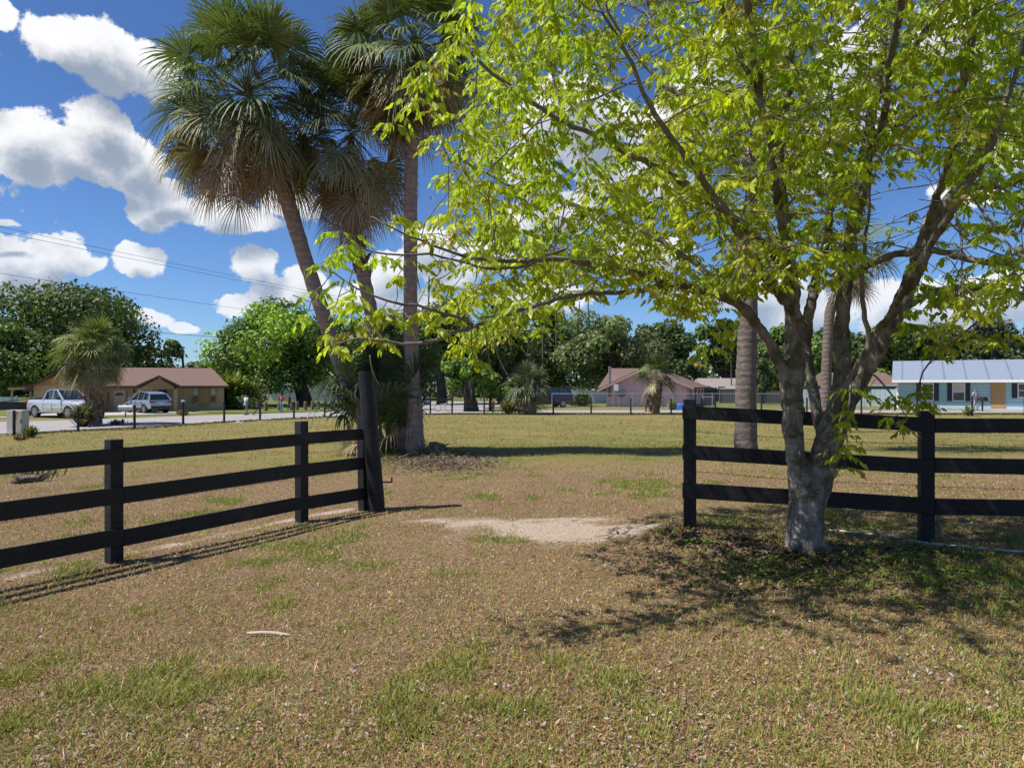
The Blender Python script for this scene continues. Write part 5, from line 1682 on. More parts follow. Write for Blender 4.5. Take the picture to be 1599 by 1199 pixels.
def pink_house():
    D = 69.0; k = D / F
    X = lambda px: (px - 799.5) * k
    o = Vector((X(950), D, 0)); root = empty('pink_house', o, 0, 'pink single-storey house with brown roof behind the small round-headed palm', 'house')
    L = lambda px: X(px) - o.x
    Z = lambda py: CAMZ - (py - 600) * k
    x0, x1 = L(947), L(1072); depth = 13.0
    eave = Z(604); apex = Z(577); xm = L(1004)
    kk = (D + depth) / D
    # skewed a little so the long right wall shows
    sh = 5.2
    def sk(x, y): return (x + sh * y / depth, y)
    mb = MB()
    b = len(mb.v)
    pr = [(x0, 0), (x1, 0), (x1, eave), (xm, apex), (x0, eave)]
    mb.v += [(p[0], 0, p[1]) for p in pr] + [(sk(p[0], depth)[0], depth, p[1]) for p in pr]
    mb.f += [(0, 1, 2, 3, 4), (9, 8, 7, 6, 5), (0, 5, 6, 1), (1, 6, 7, 2), (2, 7, 8, 3), (3, 8, 9, 4), (4, 9, 5, 0)]; mb.m += [0] * 7
    mb.build('wall', M['pink'], root)
    rf = MB(); s = (apex - eave) / (x1 - xm); s2 = (apex - eave) / (xm - x0); ov = .55
    xr, xl = x1 + ov, x0 - 1.0
    def rp(x, y, z): return (sk(x, y)[0], y, z + .12)
    slab_roof(rf, [rp(xm, -.5, apex), rp(xr, -.5, eave - ov * s), rp(xr, depth + .5, eave - ov * s), rp(xm, depth - 2, apex)])
    slab_roof(rf, [rp(xl, -.5, eave - 1.0 * s2), rp(xm, -.5, apex), rp(xm, depth - 2, apex), rp(xl, depth + .5, eave - 1.0 * s2)])
    slab_roof(rf, [rp(xm, depth - 2, apex), rp(xr, depth + .5, eave - ov * s), rp(xl, depth + .5, eave - s2)])
    # second ridge on the left rear
    slab_roof(rf, [(L(938), 2.5, eave - .15), (L(975), 2.5, eave + .35), (L(1000) + 1, 6, Z(579) + .35), (L(958) + .6, 6, Z(579) + .35)])
    r = rf.build('roof', M['roof_br'], root)
    mb = MB()
    for (a, b_) in (((xl, eave - s2 + .12), (xm, apex + .12)), ((xm, apex + .12), (xr, eave - ov * s + .12))):
        mb.prism([(a[0], a[1] + .01), (b_[0], b_[1] + .01), (b_[0], b_[1] - .2), (a[0], a[1] - .2)], 'y', -.6, -.54)
    mb.build('fascia', M['pink2'], r)
    # right long wall: openings as thin panels following the wall
    def side_panel(y0, y1, z0, z1, name, mat):
        m_ = MB()
        a = (sk(x1, y0)[0] + .03, y0); c = (sk(x1, y1)[0] + .03, y1)
        m_.v += [(a[0], a[1], z0), (c[0], c[1], z0), (c[0], c[1], z1), (a[0], a[1], z1), (a[0] - .05, a[1], z0), (c[0] - .05, c[1], z0), (c[0] - .05, c[1], z1), (a[0] - .05, a[1], z1)]
        m_.f += [(0, 1, 2, 3), (4, 7, 6, 5), (0, 4, 5, 1), (3, 2, 6, 7), (1, 5, 6, 2), (0, 3, 7, 4)]; m_.m += [0] * 6
        return m_.build(name, mat, root)
    side_panel(2.2, 3.2, .9, 1.6, 'electric_box', M['greyroof'])
    side_panel(5.5, 6.6, .1, 2.0, 'door', M['door_dark'])
    side_panel(8.4, 9.4, 1.0, 2.0, 'window', M['glass'])
    side_panel(10.8, 11.8, 1.0, 2.0, 'window', M['glass'])
    mb = MB(); mb.bx(L(950), L(954), -.2, -.02, 1.0, 3.9); mb.build('service_pipe', M['greyroof'], root)
    ws = MB(); ws.bx(L(960), L(963), -.06, -.01, Z(612), Z(600)); ws.build('vent', M['greywall'], root)


def blue_house():
    D = 64.0; k = D / F; an = R(-29)
    X = lambda px: (px - 799.5) * k
    o = Vector((X(1401), D, 0)); root = empty('blue_house', o, an, 'light blue single-storey house with white metal roof and dark shutters', 'house')
    def L(px):
        m_ = (px - 799.5) / F
        return (m_ * D - o.x) / (math.cos(an) - m_ * math.sin(an))
    Z = lambda py: CAMZ - (py - 600) * k * .95
    x0, x1 = 0, L(1735); eave = Z(594); depth = 9
    mb = MB(); mb.bx(x0, x1, 0, depth, .55, eave)
    mb.prism([(0, eave), (depth, eave), (depth / 2, Z(566))], 'x', x0, x1)
    mb.build('wall', M['blue'], root)
    mb = MB(); mb.bx(x0 - .01, x1 + .01, -.015, depth, 0, .55); mb.build('sunlit_lower_wall', M['bluelow'], root)  # lowest wall strip, its paler colour standing for sunlight
    rf = MB(); rz = CAMZ + 36 / F * (D + 3.5)
    slab_roof(rf, [(L(1393), -.8, Z(594) + .02), (x1 + .5, -.8, Z(594) + .02), (x1 + .5, depth / 2, rz), (L(1393) - .0, depth / 2, rz)], .06)
    slab_roof(rf, [(L(1393), depth / 2, rz), (x1 + .5, depth / 2, rz), (x1 + .5, depth + .8, Z(594) + .02), (L(1393), depth + .8, Z(594) + .02)], .06)
    r = rf.build('roof', M['metalroof'], root)
    mb = MB(); mb.bx(L(1393), x1 + .5, -.86, -.81, Z(597.5), Z(593.6)); mb.build('fascia', M['white'], r)
    mb = MB(); mb.bx(L(1393), x1, -.8, -.02, Z(597.3), Z(596.6)); mb.build('soffit', M['white'], r)
    mb = MB(); mb.bx(x0 - .04, x0 + .10, -.05, .0, 0, eave - .2); mb.build('corner_trim', M['white'], root)
    def win(a, b_, z0, z1, sh=None, blind=0):
        window(root, L(a), L(b_), Z(z1), Z(z0), -.02, M['white'], blind=blind)
    win(1439, 1458, 599, 627); win(1487, 1507, 599, 627, blind=.45); win(1589, 1609, 599, 621)
    win(1640, 1662, 599, 621)
    for (a, b_, z0, z1) in ((1431, 1438.4, 598, 627), (1458.6, 1466, 598, 627), (1479, 1486.4, 598, 627), (1507.6, 1515, 598, 627), (1580, 1588.4, 599, 621.5), (1609.6, 1617, 599, 621.5)):
        mb = MB(); mb.bx(L(a), L(b_), -.06, -.005, Z(z1), Z(z0)); mb.build('shutter', M['shutter'], root)
    mb = MB(); mb.bx(L(1547), L(1570), -.07, -.005, .03, Z(597.6)); dr = mb.build('door', M['door_tan'], root)
    mb = MB(); mb.bx(L(1546), L(1700), -1.4, -.03, -.05, .09); mb.build('porch_slab', M['concrete'], root)
    kb = MB(); kb.tube([(L(1549), -.07, 1.0), (L(1549), -.13, 1.0)], [.03, .03], 8); kb.build('door_handle', M['fascia_br'], dr)


def simple_house(name, label, px0, px1, D, eave_py, ridge_py, wall, roof, fascia, depth=8, cat='house', hip=1.2):
    k = D / F; X = lambda px: (px - 799.5) * k; Z = lambda py: CAMZ - (py - 600) * k
    o = Vector((X(px0), D, 0)); root = empty(name, o, 0, label, cat); w = X(px1) - X(px0)
    e, r_ = Z(eave_py), CAMZ - (ridge_py - 600) / F * (D + depth / 2)
    mb = MB(); mb.bx(.4, w - .4, 0, depth, 0, e); mb.build('wall', wall, root)
    rf = MB()
    slab_roof(rf, [(0, -.5, e), (w, -.5, e), (w - hip, depth / 2, r_), (hip, depth / 2, r_)])
    slab_roof(rf, [(hip, depth / 2, r_), (w - hip, depth / 2, r_), (w, depth + .5, e), (0, depth + .5, e)])
    slab_roof(rf, [(0, -.5, e), (hip, depth / 2, r_), (0, depth + .5, e)]); slab_roof(rf, [(w, -.5, e), (w, depth + .5, e), (w - hip, depth / 2, r_)])
    r = rf.build('roof', roof, root)
    mb = MB(); mb.bx(0, w, -.56, -.51, e - .14, e + .03); mb.build('fascia', fascia, r)
    window(root, w * .3, w * .3 + 1, .9, 1.9, -.02, M['white'])
    return root


carport(*tan_house()); pink_house(); blue_house()
simple_house('brown_roofed_house', 'low brown-roofed house behind the white fence, left of the blue house', 1300, 1412, 84, 601.5, 582, M['greywall'], M['roof_br'], M['white'], hip=.3)
simple_house('grey_roofed_house', 'low house with grey-brown roof just right of the pink house', 1098, 1172, 92, 608, 591, M['greywall'], M['greyroof'], M['greyboard'], hip=.2)


def white_shed():
    D = 92.0; k = D / F; X = lambda px: (px - 799.5) * k
    o = Vector((X(408), D, 0)); root = empty('white_building', o, 0, 'long pale windowless building behind the bright green oak', 'building')
    w = X(560) - X(408)
    mb = MB(); mb.bx(0, w, 0, 10, 0, 3.1); mb.build('wall', M['whitewall'], root)
    mb = MB(); slab_roof(mb, [(-.3, -.4, 3.1), (w + .3, -.4, 3.1), (w + .3, 5, 4.2), (-.3, 5, 4.2)]); slab_roof(mb, [(-.3, 5, 4.2), (w + .3, 5, 4.2), (w + .3, 10.4, 3.1), (-.3, 10.4, 3.1)]); mb.build('roof', M['greyroof'], root)


M['whitewall'] = mat_stripe('pale_ribbed_wall', (.66, .66, .70), (.55, .55, .60), 0, .5, .6, (.9, .99))
white_shed()


# ------------------------------------------------------------------ far fences
def panel_fence(name, label, px0, px1, D, h, mat, spacing=2.4, cat='fence', D2=None):
    D2 = D2 or D
    a = Vector(((px0 - 799.5) / F * D, D, 0)); b_ = Vector(((px1 - 799.5) / F * D2, D2, 0))
    ang = math.atan2(b_.y - a.y, b_.x - a.x); L = (b_ - a).length
    root = empty(name, a, ang, label, cat); n = max(1, round(L / spacing))
    for i in range(n):
        mb = MB(); x0, x1 = L * i / n + .07, L * (i + 1) / n - .07
        mb.bx(x0, x1, -.02, .02, .05, h - .06); mb.build('panel', mat, root)
    for i in range(n + 1):
        x = L * i / n; mb = MB(); mb.bx(x - .06, x + .06, -.06, .06, 0, h + .04); mb.build('post', mat, root)
    return root


panel_fence('white_fence', 'long white panel fence left of the blue house', 1225, 1400, 68, 1.75, M['whitefence'])
panel_fence('white_fence', 'short white board fence between the dark blue vehicle and the pink house', 888, 948, 82, 1.55, M['whitefence'])
panel_fence('wall_fence', 'pale low wall at the far left edge behind the dark trailer', -40, 26, 64, 1.1, M['whitefence'])
panel_fence('wooden_fence', 'weathered grey board fence behind the chain link, right of the pink house', 1124, 1262, 80, 1.5, M['greyboard'])


def chain_link(label, px0, px1, D, h, name='chain_link_fence', spacing=3.0, D2=None, tr=.022):
    D2 = D2 or D
    a = Vector(((px0 - 799.5) / F * D, D, 0)); b_ = Vector(((px1 - 799.5) / F * D2, D2, 0))
    ang = math.atan2(b_.y - a.y, b_.x - a.x); L = (b_ - a).length
    root = empty(name, a, ang, label, 'chain link fence'); n = max(1, round(L / spacing))
    for i in range(n + 1):
        x = L * i / n; mb = MB(); mb.tube([(x, 0, 0), (x, 0, h + .06)], [.034, .034], 8); mb.build('post', M['galv'], root)
    mb = MB(); mb.tube([(0, 0, h), (L, 0, h)], [tr, tr], 6); mb.build('top_rail', M['galv'], root)
    acc = Acc(); s = .15; w = .0022
    k = int((L + h) / s)
    for i in range(k):
        for sg in (1, -1):
            x0 = i * s - (h if sg > 0 else 0); x1 = x0 + h
            za, zb = (0, h) if sg > 0 else (h, 0)
            if x0 < 0:
                t = -x0 / h; za = za + (zb - za) * t; x0 = 0
            if x1 > L:
                t = (x1 - L) / (x1 - x0); zb = zb - (zb - za) * t; x1 = L
            if x1 - x0 < .05: continue
            acc.add([(x0, 0, za - w), (x1, 0, zb - w), (x1, 0, zb + w), (x0, 0, za + w)], [[0, 1, 2, 3]])
    link('wire_mesh', acc.mesh('wire_mesh'), M['galv'], root)
    return root


chain_link('long chain link fence running before the pink house', 862, 1300, 62.5, 1.35, spacing=3.4, tr=.03)
chain_link('chain link fence before the pale building, behind the row of brown bollards', 408, 540, 74, 1.35, spacing=2.4)

# row of black field posts
M['blackpost'] = mat_plain('black_post', (.012, .012, .016), .6)
M['capwhite'] = mat_plain('white_cap', (.6, .6, .6), .6)
FP = [(22, 681, 40), (122, 674, 36), (210, 671, 38), (286, 665, 37), (350, 660.5, 33), (406, 657.5, 29), (459, 654.5, 27), (507, 652.5, 26), (556, 650.5, 25),
      (672, 647, 25), (706, 647, 28), (756, 647.5, 26), (864, 648, 25), (923, 648, 26), (985, 648.5, 26), (1048, 648.5, 26), (1117, 649, 28), (1189, 649.5, 28), (1260, 649.5, 28), (1345, 649.5, 28), (1432, 650, 29), (1518, 650, 30), (1600, 650, 30)]
place = ['beside the beige utility cabinet', 'left of the roadside palm', 'left of the grey-blue car', 'with a white cap, under the tan house roof', 'at the right corner of the tan house',
         'right of the child in dark blue', 'right of the person in red', 'left of the leaning palm trunk', 'half hidden behind the leaning palm trunk',
         'just right of the straight palm', 'second right of the straight palm', 'at the small round young tree', 'in front of the dark blue vehicle', 'left of the pink house', 'before the left half of the pink wall',
         'beside the blue tarpaulin bundle', 'at the right corner of the pink house', 'right of the thick lone palm trunk', 'behind the leafy tree stems', 'right of the leafy tree',
         'at the left window of the blue house', 'beside the person in grey', 'at the right picture edge']
fpos = []
proto = None
for i, (px, py, h) in enumerate(FP):
    f = at(px, py); f.z = g1(f.x, f.y); fpos.append(f)
    hh = 1.08 + .02 * ((i * 7) % 5 - 2)
    lab = 'slim black field post ' + place[i]
    if proto is None:
        proto = empty('field_post', f, 0, lab, 'fence post', 'black posts round the far edge of the field')
        mb = MB(); mb.tube([(0, 0, -.1), (0, 0, 1.1)], [.062, .058], 10); mb.build('post_shaft', M['blackpost'], proto)
        o = proto
    else:
        o = copy_tree(proto, None, lab); o.location = f
    o.scale = (1, 1, h * f.y / F / 1.1)
    if i == 3:
        mb = MB(); mb.bx(-.08, .08, -.08, .08, 1.1, 1.2); mb.build('post_cap', M['capwhite'], o)
for j, (a, b_) in enumerate(((0, 8), (9, 22))):
    mb = MB()
    o0 = fpos[a]
    for hgt in (.95, .55):
        for p, q in zip(fpos[a:b_], fpos[a + 1:b_ + 1]):
            mb.tube([p - o0 + Vector((0, 0, hgt)), q - o0 + Vector((0, 0, hgt))], [.004, .004], 3, cap=False)
    tag(mb.build('fence_wire', M['wire'], loc=o0), ['thin wires strung between the black posts along the road on the left', 'thin wires strung between the black posts across the far field edge'][j], 'wire')
# dark top board between the two posts right of the straight palm
mb = MB(); a, b_ = fpos[9] - Vector((2.4, 0, 0)), fpos[10]
mb.bx(a.x - b_.x, 0, -.09, -.065, 1.02, 1.16)
tag(mb.build('top_board', M['blackpost'], loc=b_), 'single dark board nailed across the two far posts right of the palm clump', 'board')
# dark grassy lip at the far edge of the field
rng = np.random.default_rng(71); acc = Acc()
for i in range(9000):
    if i % 5:
        px = rng.uniform(590, 1700); f = at(px, 648 + rng.normal(0, .35))
    else:
        t = rng.random() * 8; k = int(t); p = fpos[k].lerp(fpos[k + 1], t - k); f = Vector((p.x + rng.normal(0, .3), p.y + rng.normal(0, .3), 0)); f.z = g1(f.x, f.y)
    h = rng.uniform(.03, .12); a = rng.uniform(0, 6.28); o = np.array(f)
    d = np.array([math.cos(a) * .7, math.sin(a) * .7, 1]) * h; w = np.array([.03, 0, 0])
    acc.add([o - w, o + d * .5 - w, o + d, o + d * .5 + w], [[0, 1, 2, 3]], np.array([[.10, .09, .035], [.16, .12, .06], [.07, .085, .03]][i % 3]) * rng.uniform(.6, 1.2))
tag(link('rough_grass', acc.mesh('rough_grass'), M['grass']), 'rough unmown grass along the far edge of the field', 'grass', kind='stuff')

# brown bollards
M['bollard'] = mat_plain('brown_timber', (.20, .12, .08), .8, var=.25)
proto = None
for i, (px, py) in enumerate(((415, 643), (436, 641.5), (456, 641), (464, 641), (477, 641), (488, 640), (497, 640), (508, 640), (519, 639.5))):
    f = at(px, py)
    lab = 'brown timber bollard ' + ['leftmost, right of the child in dark blue', 'directly behind the person in red', 'behind the darkly dressed person', 'right of the darkly dressed person', 'at the left foot of the bright oak', 'at the right foot of the bright oak', 'second right of the bright oak', 'third right of the bright oak', 'nearest the leaning palm trunk'][i]
    if proto is None:
        proto = empty('bollard', f, 0, lab, 'bollard', 'brown bollards along the verge'); o = proto
        mb = MB(); mb.tube([(0, 0, -.05), (0, 0, .7)], [.15, .14], 10); mb.build('bollard_post', M['bollard'], proto)
        mb = MB(); mb.tube([(0, 0, .70), (0, 0, .74)], [.15, .11], 10); mb.build('bollard_cap', M['bollard'], proto)
    else:
        o = copy_tree(proto, None, lab); o.location = f


# ------------------------------------------------------------------ power poles and lines
M['pole'] = mat_bark('pole_wood', (.10, .08, .07), (.16, .14, .12), (.12, .10, .09), 3, .3)
M['cable'] = mat_plain('black_cable', (.02, .02, .025), .6)


def pole(px, D, top, label, w=.14, arm=True):
    x = (px - 799.5) / F * D; H = CAMZ + (600 - top) / F * D
    root = empty('utility_pole', (x, D, 0), 0, label, 'utility pole')
    mb = MB(); mb.tube([(0, 0, 0), (0, 0, H)], [w * 1.2, w * .8], 10); mb.build('pole_shaft', M['pole'], root)
    if arm:
        mb = MB(); mb.bx(-.9, .9, -.06, .06, H - .5, H - .38); mb.build('crossarm', M['pole'], root)
        for xx in (-.8, 0, .8):
            mb = MB(); mb.tube([(xx, 0, H - .38), (xx, 0, H - .22)], [.05, .035], 6); mb.build('insulator', M['galv'], root)
    return Vector((x, D, H))


pA = pole(848, 95, 513, 'wooden utility pole standing against the nearly black tree', .16)
pB = pole(1142, 93, 566, 'thin utility pole beside the grey roofed house', .08, arm=False)
pC = pole(728, 66, 575, 'grey pole beside the bushy tree with the thick trunk', .13, arm=False)


def cable(a, b, sag, label, r=.016, group='overhead power cables'):
    mb = MB(); n = 24; pts = []
    for i in range(n):
        t = i / (n - 1); p = a.lerp(b, t) - a; p.z -= sag * 4 * t * (1 - t); pts.append(p)
    mb.tube(pts, [r] * n, 5)
    tag(mb.build('power_cable', M['cable'], loc=a), label, 'power cable', group)


dirL = Vector((-23.5, 32.7, 0)); s0 = dirL - (Vector((4.2, 95, 0)) - dirL) * .12
for (z0, z1, dx, lab) in ((9.75, 9.2, -.5, 'topmost overhead cable crossing the left sky behind the leaning palm'), (9.35, 8.9, .2, 'second overhead cable just below the topmost in the left sky'), (7.45, 7.4, 0, 'third overhead cable passing just above the huge oak'), (5.2, 6.2, 0, 'lowest overhead cable, appearing right of the huge oak')):
    cable(Vector((s0.x + dx, s0.y, z0)), Vector((4.2 + dx, 94.9, z1)), .45, lab, r=.009 if z0 > 5.5 else .014)
for (py0, py1, lab) in ((520, 519, 'highest of the pale overhead lines before the far trees, centre right'), (527, 527, 'second of the pale overhead lines before the far trees, centre right'), (533, 534, 'third of the pale overhead lines before the far trees, centre right'), (550, 549, 'fourth of the pale overhead lines before the far trees, centre right'), (560, 561, 'lowest of the pale overhead lines before the far trees, centre right')):
    D = 78
    cable(P(800, py0, D), P(1760, py1, D), .25, lab, r=.014)

# ------------------------------------------------------------------ vehicles
def mat_paint(name, c, metal=.4):
    m = mat_plain(name, c, .32, metal, var=.03, coat=.6)
    return m


M['silver'] = mat_paint('silver_paint', (.62, .64, .67), .5)
M['bluegrey'] = mat_paint('grey_blue_paint', (.30, .38, .47), .5)
M['navy'] = mat_paint('dark_blue_paint', (.035, .04, .09), .4)
M['paintwhite'] = mat_paint('white_paint_car', (.68, .72, .78), .1)
M['tyre'] = mat_plain('rubber', (.015, .015, .016), .8)
M['rim'] = mat_plain('alloy', (.45, .46, .48), .35, .8)
M['trim'] = mat_plain('black_trim', (.015, .015, .018), .5)
M['carglass'] = mat_plain('tinted_glass', (.015, .02, .03), .08, spec=.9)
M['redlamp'] = mat_plain('red_lamp', (.30, .01, .015), .25)
M['lamp'] = mat_plain('clear_lamp', (.6, .62, .65), .2)
M['plate'] = mat_plain('number_plate', (.6, .6, .58), .5)


def loft(mb, secs, mi=0):
    """secs: list of rings (equal length lists of points)"""
    n = len(secs[0]); b = len(mb.v)
    for s in secs: mb.v += [tuple(p) for p in s]
    for i in range(len(secs) - 1):
        for j in range(n):
            k = (j + 1) % n
            mb.f.append((b + i * n + j, b + i * n + k, b + (i + 1) * n + k, b + (i + 1) * n + j)); mb.m.append(mi)
    mb.f.append(tuple(b + j for j in reversed(range(n)))); mb.m.append(mi)
    e = b + (len(secs) - 1) * n
    mb.f.append(tuple(e + j for j in range(n))); mb.m.append(mi)


def ring(x, hw, z0, z1, tuck=.06):
    return [(x, -hw + tuck, z0), (x, -hw, z0 + (z1 - z0) * .3), (x, -hw, z0 + (z1 - z0) * .75), (x, -hw + tuck * 1.3, z1),
            (x, hw - tuck * 1.3, z1), (x, hw, z0 + (z1 - z0) * .75), (x, hw, z0 + (z1 - z0) * .3), (x, hw - tuck, z0)]


def vehicle(kind, loc, rz, label, paint, scale=1.0, hidden=False):
    """x forward, y left"""
    root = empty(kind, loc, rz, label, {'pickup_truck': 'pickup truck', 'car': 'car', 'van': 'van'}[kind], None, scale)
    body = MB()
    if kind == 'pickup_truck':
        Lh, hw, wr = 2.9, .97, .40; wx = (1.85, -1.80)
        prof = [(-2.9, .55, 1.12), (-2.86, .45, 1.20), (-2.0, .42, 1.22), (-.95, .40, 1.22), (-.9, .40, 1.24), (1.15, .40, 1.24), (1.35, .42, 1.22), (2.3, .42, 1.12), (2.72, .42, 1.06), (2.9, .5, .95)]
        cab = [(-.92, 1.22, .90), (-.78, 1.80, .74), (-.2, 1.90, .72), (.35, 1.88, .73), (1.28, 1.22, .86)]
        wins = [((-.70, .18), (-.62, .17))]
        wspec = (( -.74, -.02, .02), (.08, .98, .0))
    elif kind == 'van':
        Lh, hw, wr = 2.5, .96, .36; wx = (1.5, -1.5)
        prof = [(-2.5, .5, 1.05), (-2.45, .38, 1.1), (-1.2, .36, 1.1), (1.2, .36, 1.1), (1.9, .38, 1.02), (2.35, .4, .9), (2.5, .5, .75)]
        cab = [(-2.46, 1.08, .90), (-2.30, 1.72, .76), (-1.6, 1.82, .74), (.5, 1.80, .74), (1.55, 1.08, .86)]
        wspec = ((-2.2, -1.3, 0), (-1.2, -.2, 0), (-.1, 1.05, 0))
    else:
        Lh, hw, wr = 2.35, .93, .36; wx = (1.42, -1.38)
        prof = [(-2.35, .55, .95), (-2.28, .40, 1.06), (-1.6, .34, 1.08), (.8, .34, 1.04), (1.3, .36, 1.0), (2.0, .38, .86), (2.28, .42, .72), (2.35, .5, .62)]
        cab = [(-2.22, 1.04, .86), (-1.85, 1.52, .70), (-1.2, 1.66, .67), (-.2, 1.70, .66), (.35, 1.62, .68), (1.22, 1.02, .82)]
        wspec = ((-1.75, -1.05, 0), (-.98, -.12, 0), (-.04, .75, 0))
    secs = []
    for i, (x, z0, z1) in enumerate(prof):
        w = hw * (1 - .10 * (abs(x) / Lh) ** 4)
        secs.append(ring(x, w, z0, z1))
    loft(body, secs)
    if kind == 'pickup_truck':
        pass
    bo = body.build('body', paint, root, bevel=.03, smooth=False)
    # wheel arches
    for s in (-1, 1):
        for x in wx:
            a = np.linspace(-.15, math.pi + .15, 12)
            mb = MB(); mb.prism([(x + (wr + .07) * math.cos(t), wr + (wr + .07) * math.sin(t)) for t in a], 'y', s * (hw - .25), s * (hw + .006))
            mb.build('wheel_arch', M['trim'], root)
    # cabin: painted shell made of roof and pillars, glass between
    gl = MB(); loft(gl, [[(x, -w, z_lo), (x, -w * .93 if z > z_lo + .1 else -w, z), (x, w * .93 if z > z_lo + .1 else w, z), (x, w, z_lo)] for (x, z, w) in cab for z_lo in [cab[0][1] - .05]])
    gl.build('cabin_glass', M['carglass'], root, bevel=.02)
    rf = MB(); tops = [c for c in cab[1:-1]]
    for (c0, c1) in zip(cab[:-1], cab[1:]):
        first = c0 is cab[0]; last = c1 is cab[-1]
        if not first and not last:
            rf.v += [(c0[0], -c0[2] * .96, c0[1] + .005), (c1[0], -c1[2] * .96, c1[1] + .005), (c1[0], c1[2] * .96, c1[1] + .005), (c0[0], c0[2] * .96, c0[1] + .005)]
            rf.v += [(c0[0], -c0[2] * .96, c0[1] + .05), (c1[0], -c1[2] * .96, c1[1] + .05), (c1[0], c1[2] * .96, c1[1] + .05), (c0[0], c0[2] * .96, c0[1] + .05)]
            b = len(rf.v) - 8
            for q in ((0, 1, 2, 3), (7, 6, 5, 4), (0, 4, 5, 1), (1, 5, 6, 2), (2, 6, 7, 3), (3, 7, 4, 0)):
                rf.f.append(tuple(b + i for i in q)); rf.m.append(0)
    for s in (-1, 1):
        # screen pillars front and rear
        c0, c1 = cab[-2], cab[-1]
        rf.tube([(c0[0], s * c0[2] * .95, c0[1]), (c1[0] + .02, s * (c1[2] + .02), c1[1])], [.045, .05], 6)
        c0, c1 = cab[0], cab[1]
        rf.tube([(c0[0], s * (c0[2] + .01), c0[1]), (c1[0], s * c1[2] * .96, c1[1])], [.07, .05], 6)
        # posts between side windows
        zb = cab[0][1]
        edges = [w[0] - .04 for w in wspec[1:]]
        for ex in edges + ([wspec[0][0] - .05] if kind != 'pickup_truck' else []):
            zt = np.interp(ex, [c[0] for c in cab], [c[1] for c in cab]); wt = np.interp(ex, [c[0] for c in cab], [c[2] for c in cab])
            rf.tube([(ex, s * (np.interp(ex, [cab[0][0], cab[-1][0]], [cab[0][2], cab[-1][2]])), zb), (ex, s * wt * .95, zt)], [.035, .03], 5)
    rf.build('roof', paint, root)
    # belt sill in paint
    for s in (-1, 1):
        for x in wx:
            w = empty('wheel', (x, s * (hw - .12), wr)); w.parent = root; w.rotation_euler = (0, 0, 0)
            mb = MB(); a = np.linspace(0, 2 * math.pi, 20, endpoint=False)
            outer = [(wr * math.cos(t), wr * math.sin(t)) for t in a]
            mb.prism(outer, 'y', -.12, .12); mb.build('tyre', M['tyre'], w, bevel=.02)
            mb = MB()
            mb.prism([(wr * .64 * math.cos(t), wr * .64 * math.sin(t)) for t in a], 'y', s * .121, s * .128)
            rim = mb.build('rim', M['rim'], w)
            mb = MB()
            for q in range(5):
                t = q * 2 * math.pi / 5 + .3
                c = [(wr * r_ * math.cos(t + o_), wr * r_ * math.sin(t + o_)) for r_, o_ in ((.22, -.35), (.56, -.28), (.56, .28), (.22, .35))]
                mb.prism(c, 'y', s * .129, s * .132)
            mb.build('rim_gap', M['trim'], w)
    # doors: seams and handles
    for s in (-1, 1):
        seams = {'pickup_truck': (-.85, .12, 1.18), 'car': (-1.0, -.05, .95), 'van': (-1.2, -.1, 1.15)}[kind]
        mb = MB()
        for x in seams: mb.bx(x - .008, x + .008, s * (hw + .001) - .01, s * (hw + .001) + .01, .52, .97)
        mb.build('door_seam', M['trim'], root)
        for x in (seams[0] + .16, seams[1] + .16):
            mb = MB(); mb.bx(x, x + .18, s * hw - .02, s * hw + .035, .90, .94); mb.build('door_handle', paint if kind != 'van' else M['trim'], root)
        mb = MB(); mx = cab[-1][0] - .25; mb.box((mx, s * (hw + .08), cab[0][1] + .1), (.14, .20, .17)); mb.build('mirror', M['trim'] if kind == 'pickup_truck' else paint, root, bevel=.03)
        zf = prof[-2][2]
        mb = MB(); mb.box((prof[-2][0] + .04, s * hw * .72, zf - .14), (.14, .36, .17)); mb.build('headlight', M['lamp'], root, bevel=.02)
        zr = prof[0][2]
        mb = MB()
        if kind == 'pickup_truck': mb.box((-2.87, s * hw * .86, zr - .12), (.10, .14, .32))
        else: mb.box((prof[0][0] + .06, s * hw * .72, zr - .03), (.16, .42, .13))
        mb.build('tail_light', M['redlamp'], root, bevel=.015)
        mb = MB(); mb.bx(-Lh * .45, Lh * .42, s * hw - .03, s * hw + .012, .34, .44); mb.build('sill', M['trim'] if kind != 'pickup_truck' else M['rim'], root)
    mb = MB(); mb.bx(Lh - .12, Lh + .07, -hw * .84, hw * .84, .42, .62); mb.build('front_bumper', M['rim'] if kind == 'pickup_truck' else paint, root, bevel=.03)
    mb = MB(); mb.bx(Lh - .10, Lh + .035, -hw * .5, hw * .5, .64, .9 if kind != 'car' else .74); mb.build('grille', M['trim'], root, bevel=.01)
    mb = MB(); mb.bx(-Lh - .07, -Lh + .12, -hw * .86, hw * .86, .40, .60); mb.build('rear_bumper', M['rim'] if kind == 'pickup_truck' else M['trim'], root, bevel=.03)
    mb = MB(); mb.bx(-Lh - .015 - (.06 if kind == 'pickup_truck' else 0), -Lh + .02, -.17, .17, .72, .86); mb.build('number_plate', M['plate'], root)
    if kind == 'pickup_truck':
        mb = MB(); mb.bx(-2.75, -1.05, -.82, .82, 1.19, 1.245); mb.build('bed_liner', M['trim'], root)
    return root


def on(px, py):
    f = at(px, py); return Vector((f.x, f.y, max(f.z, .03)))


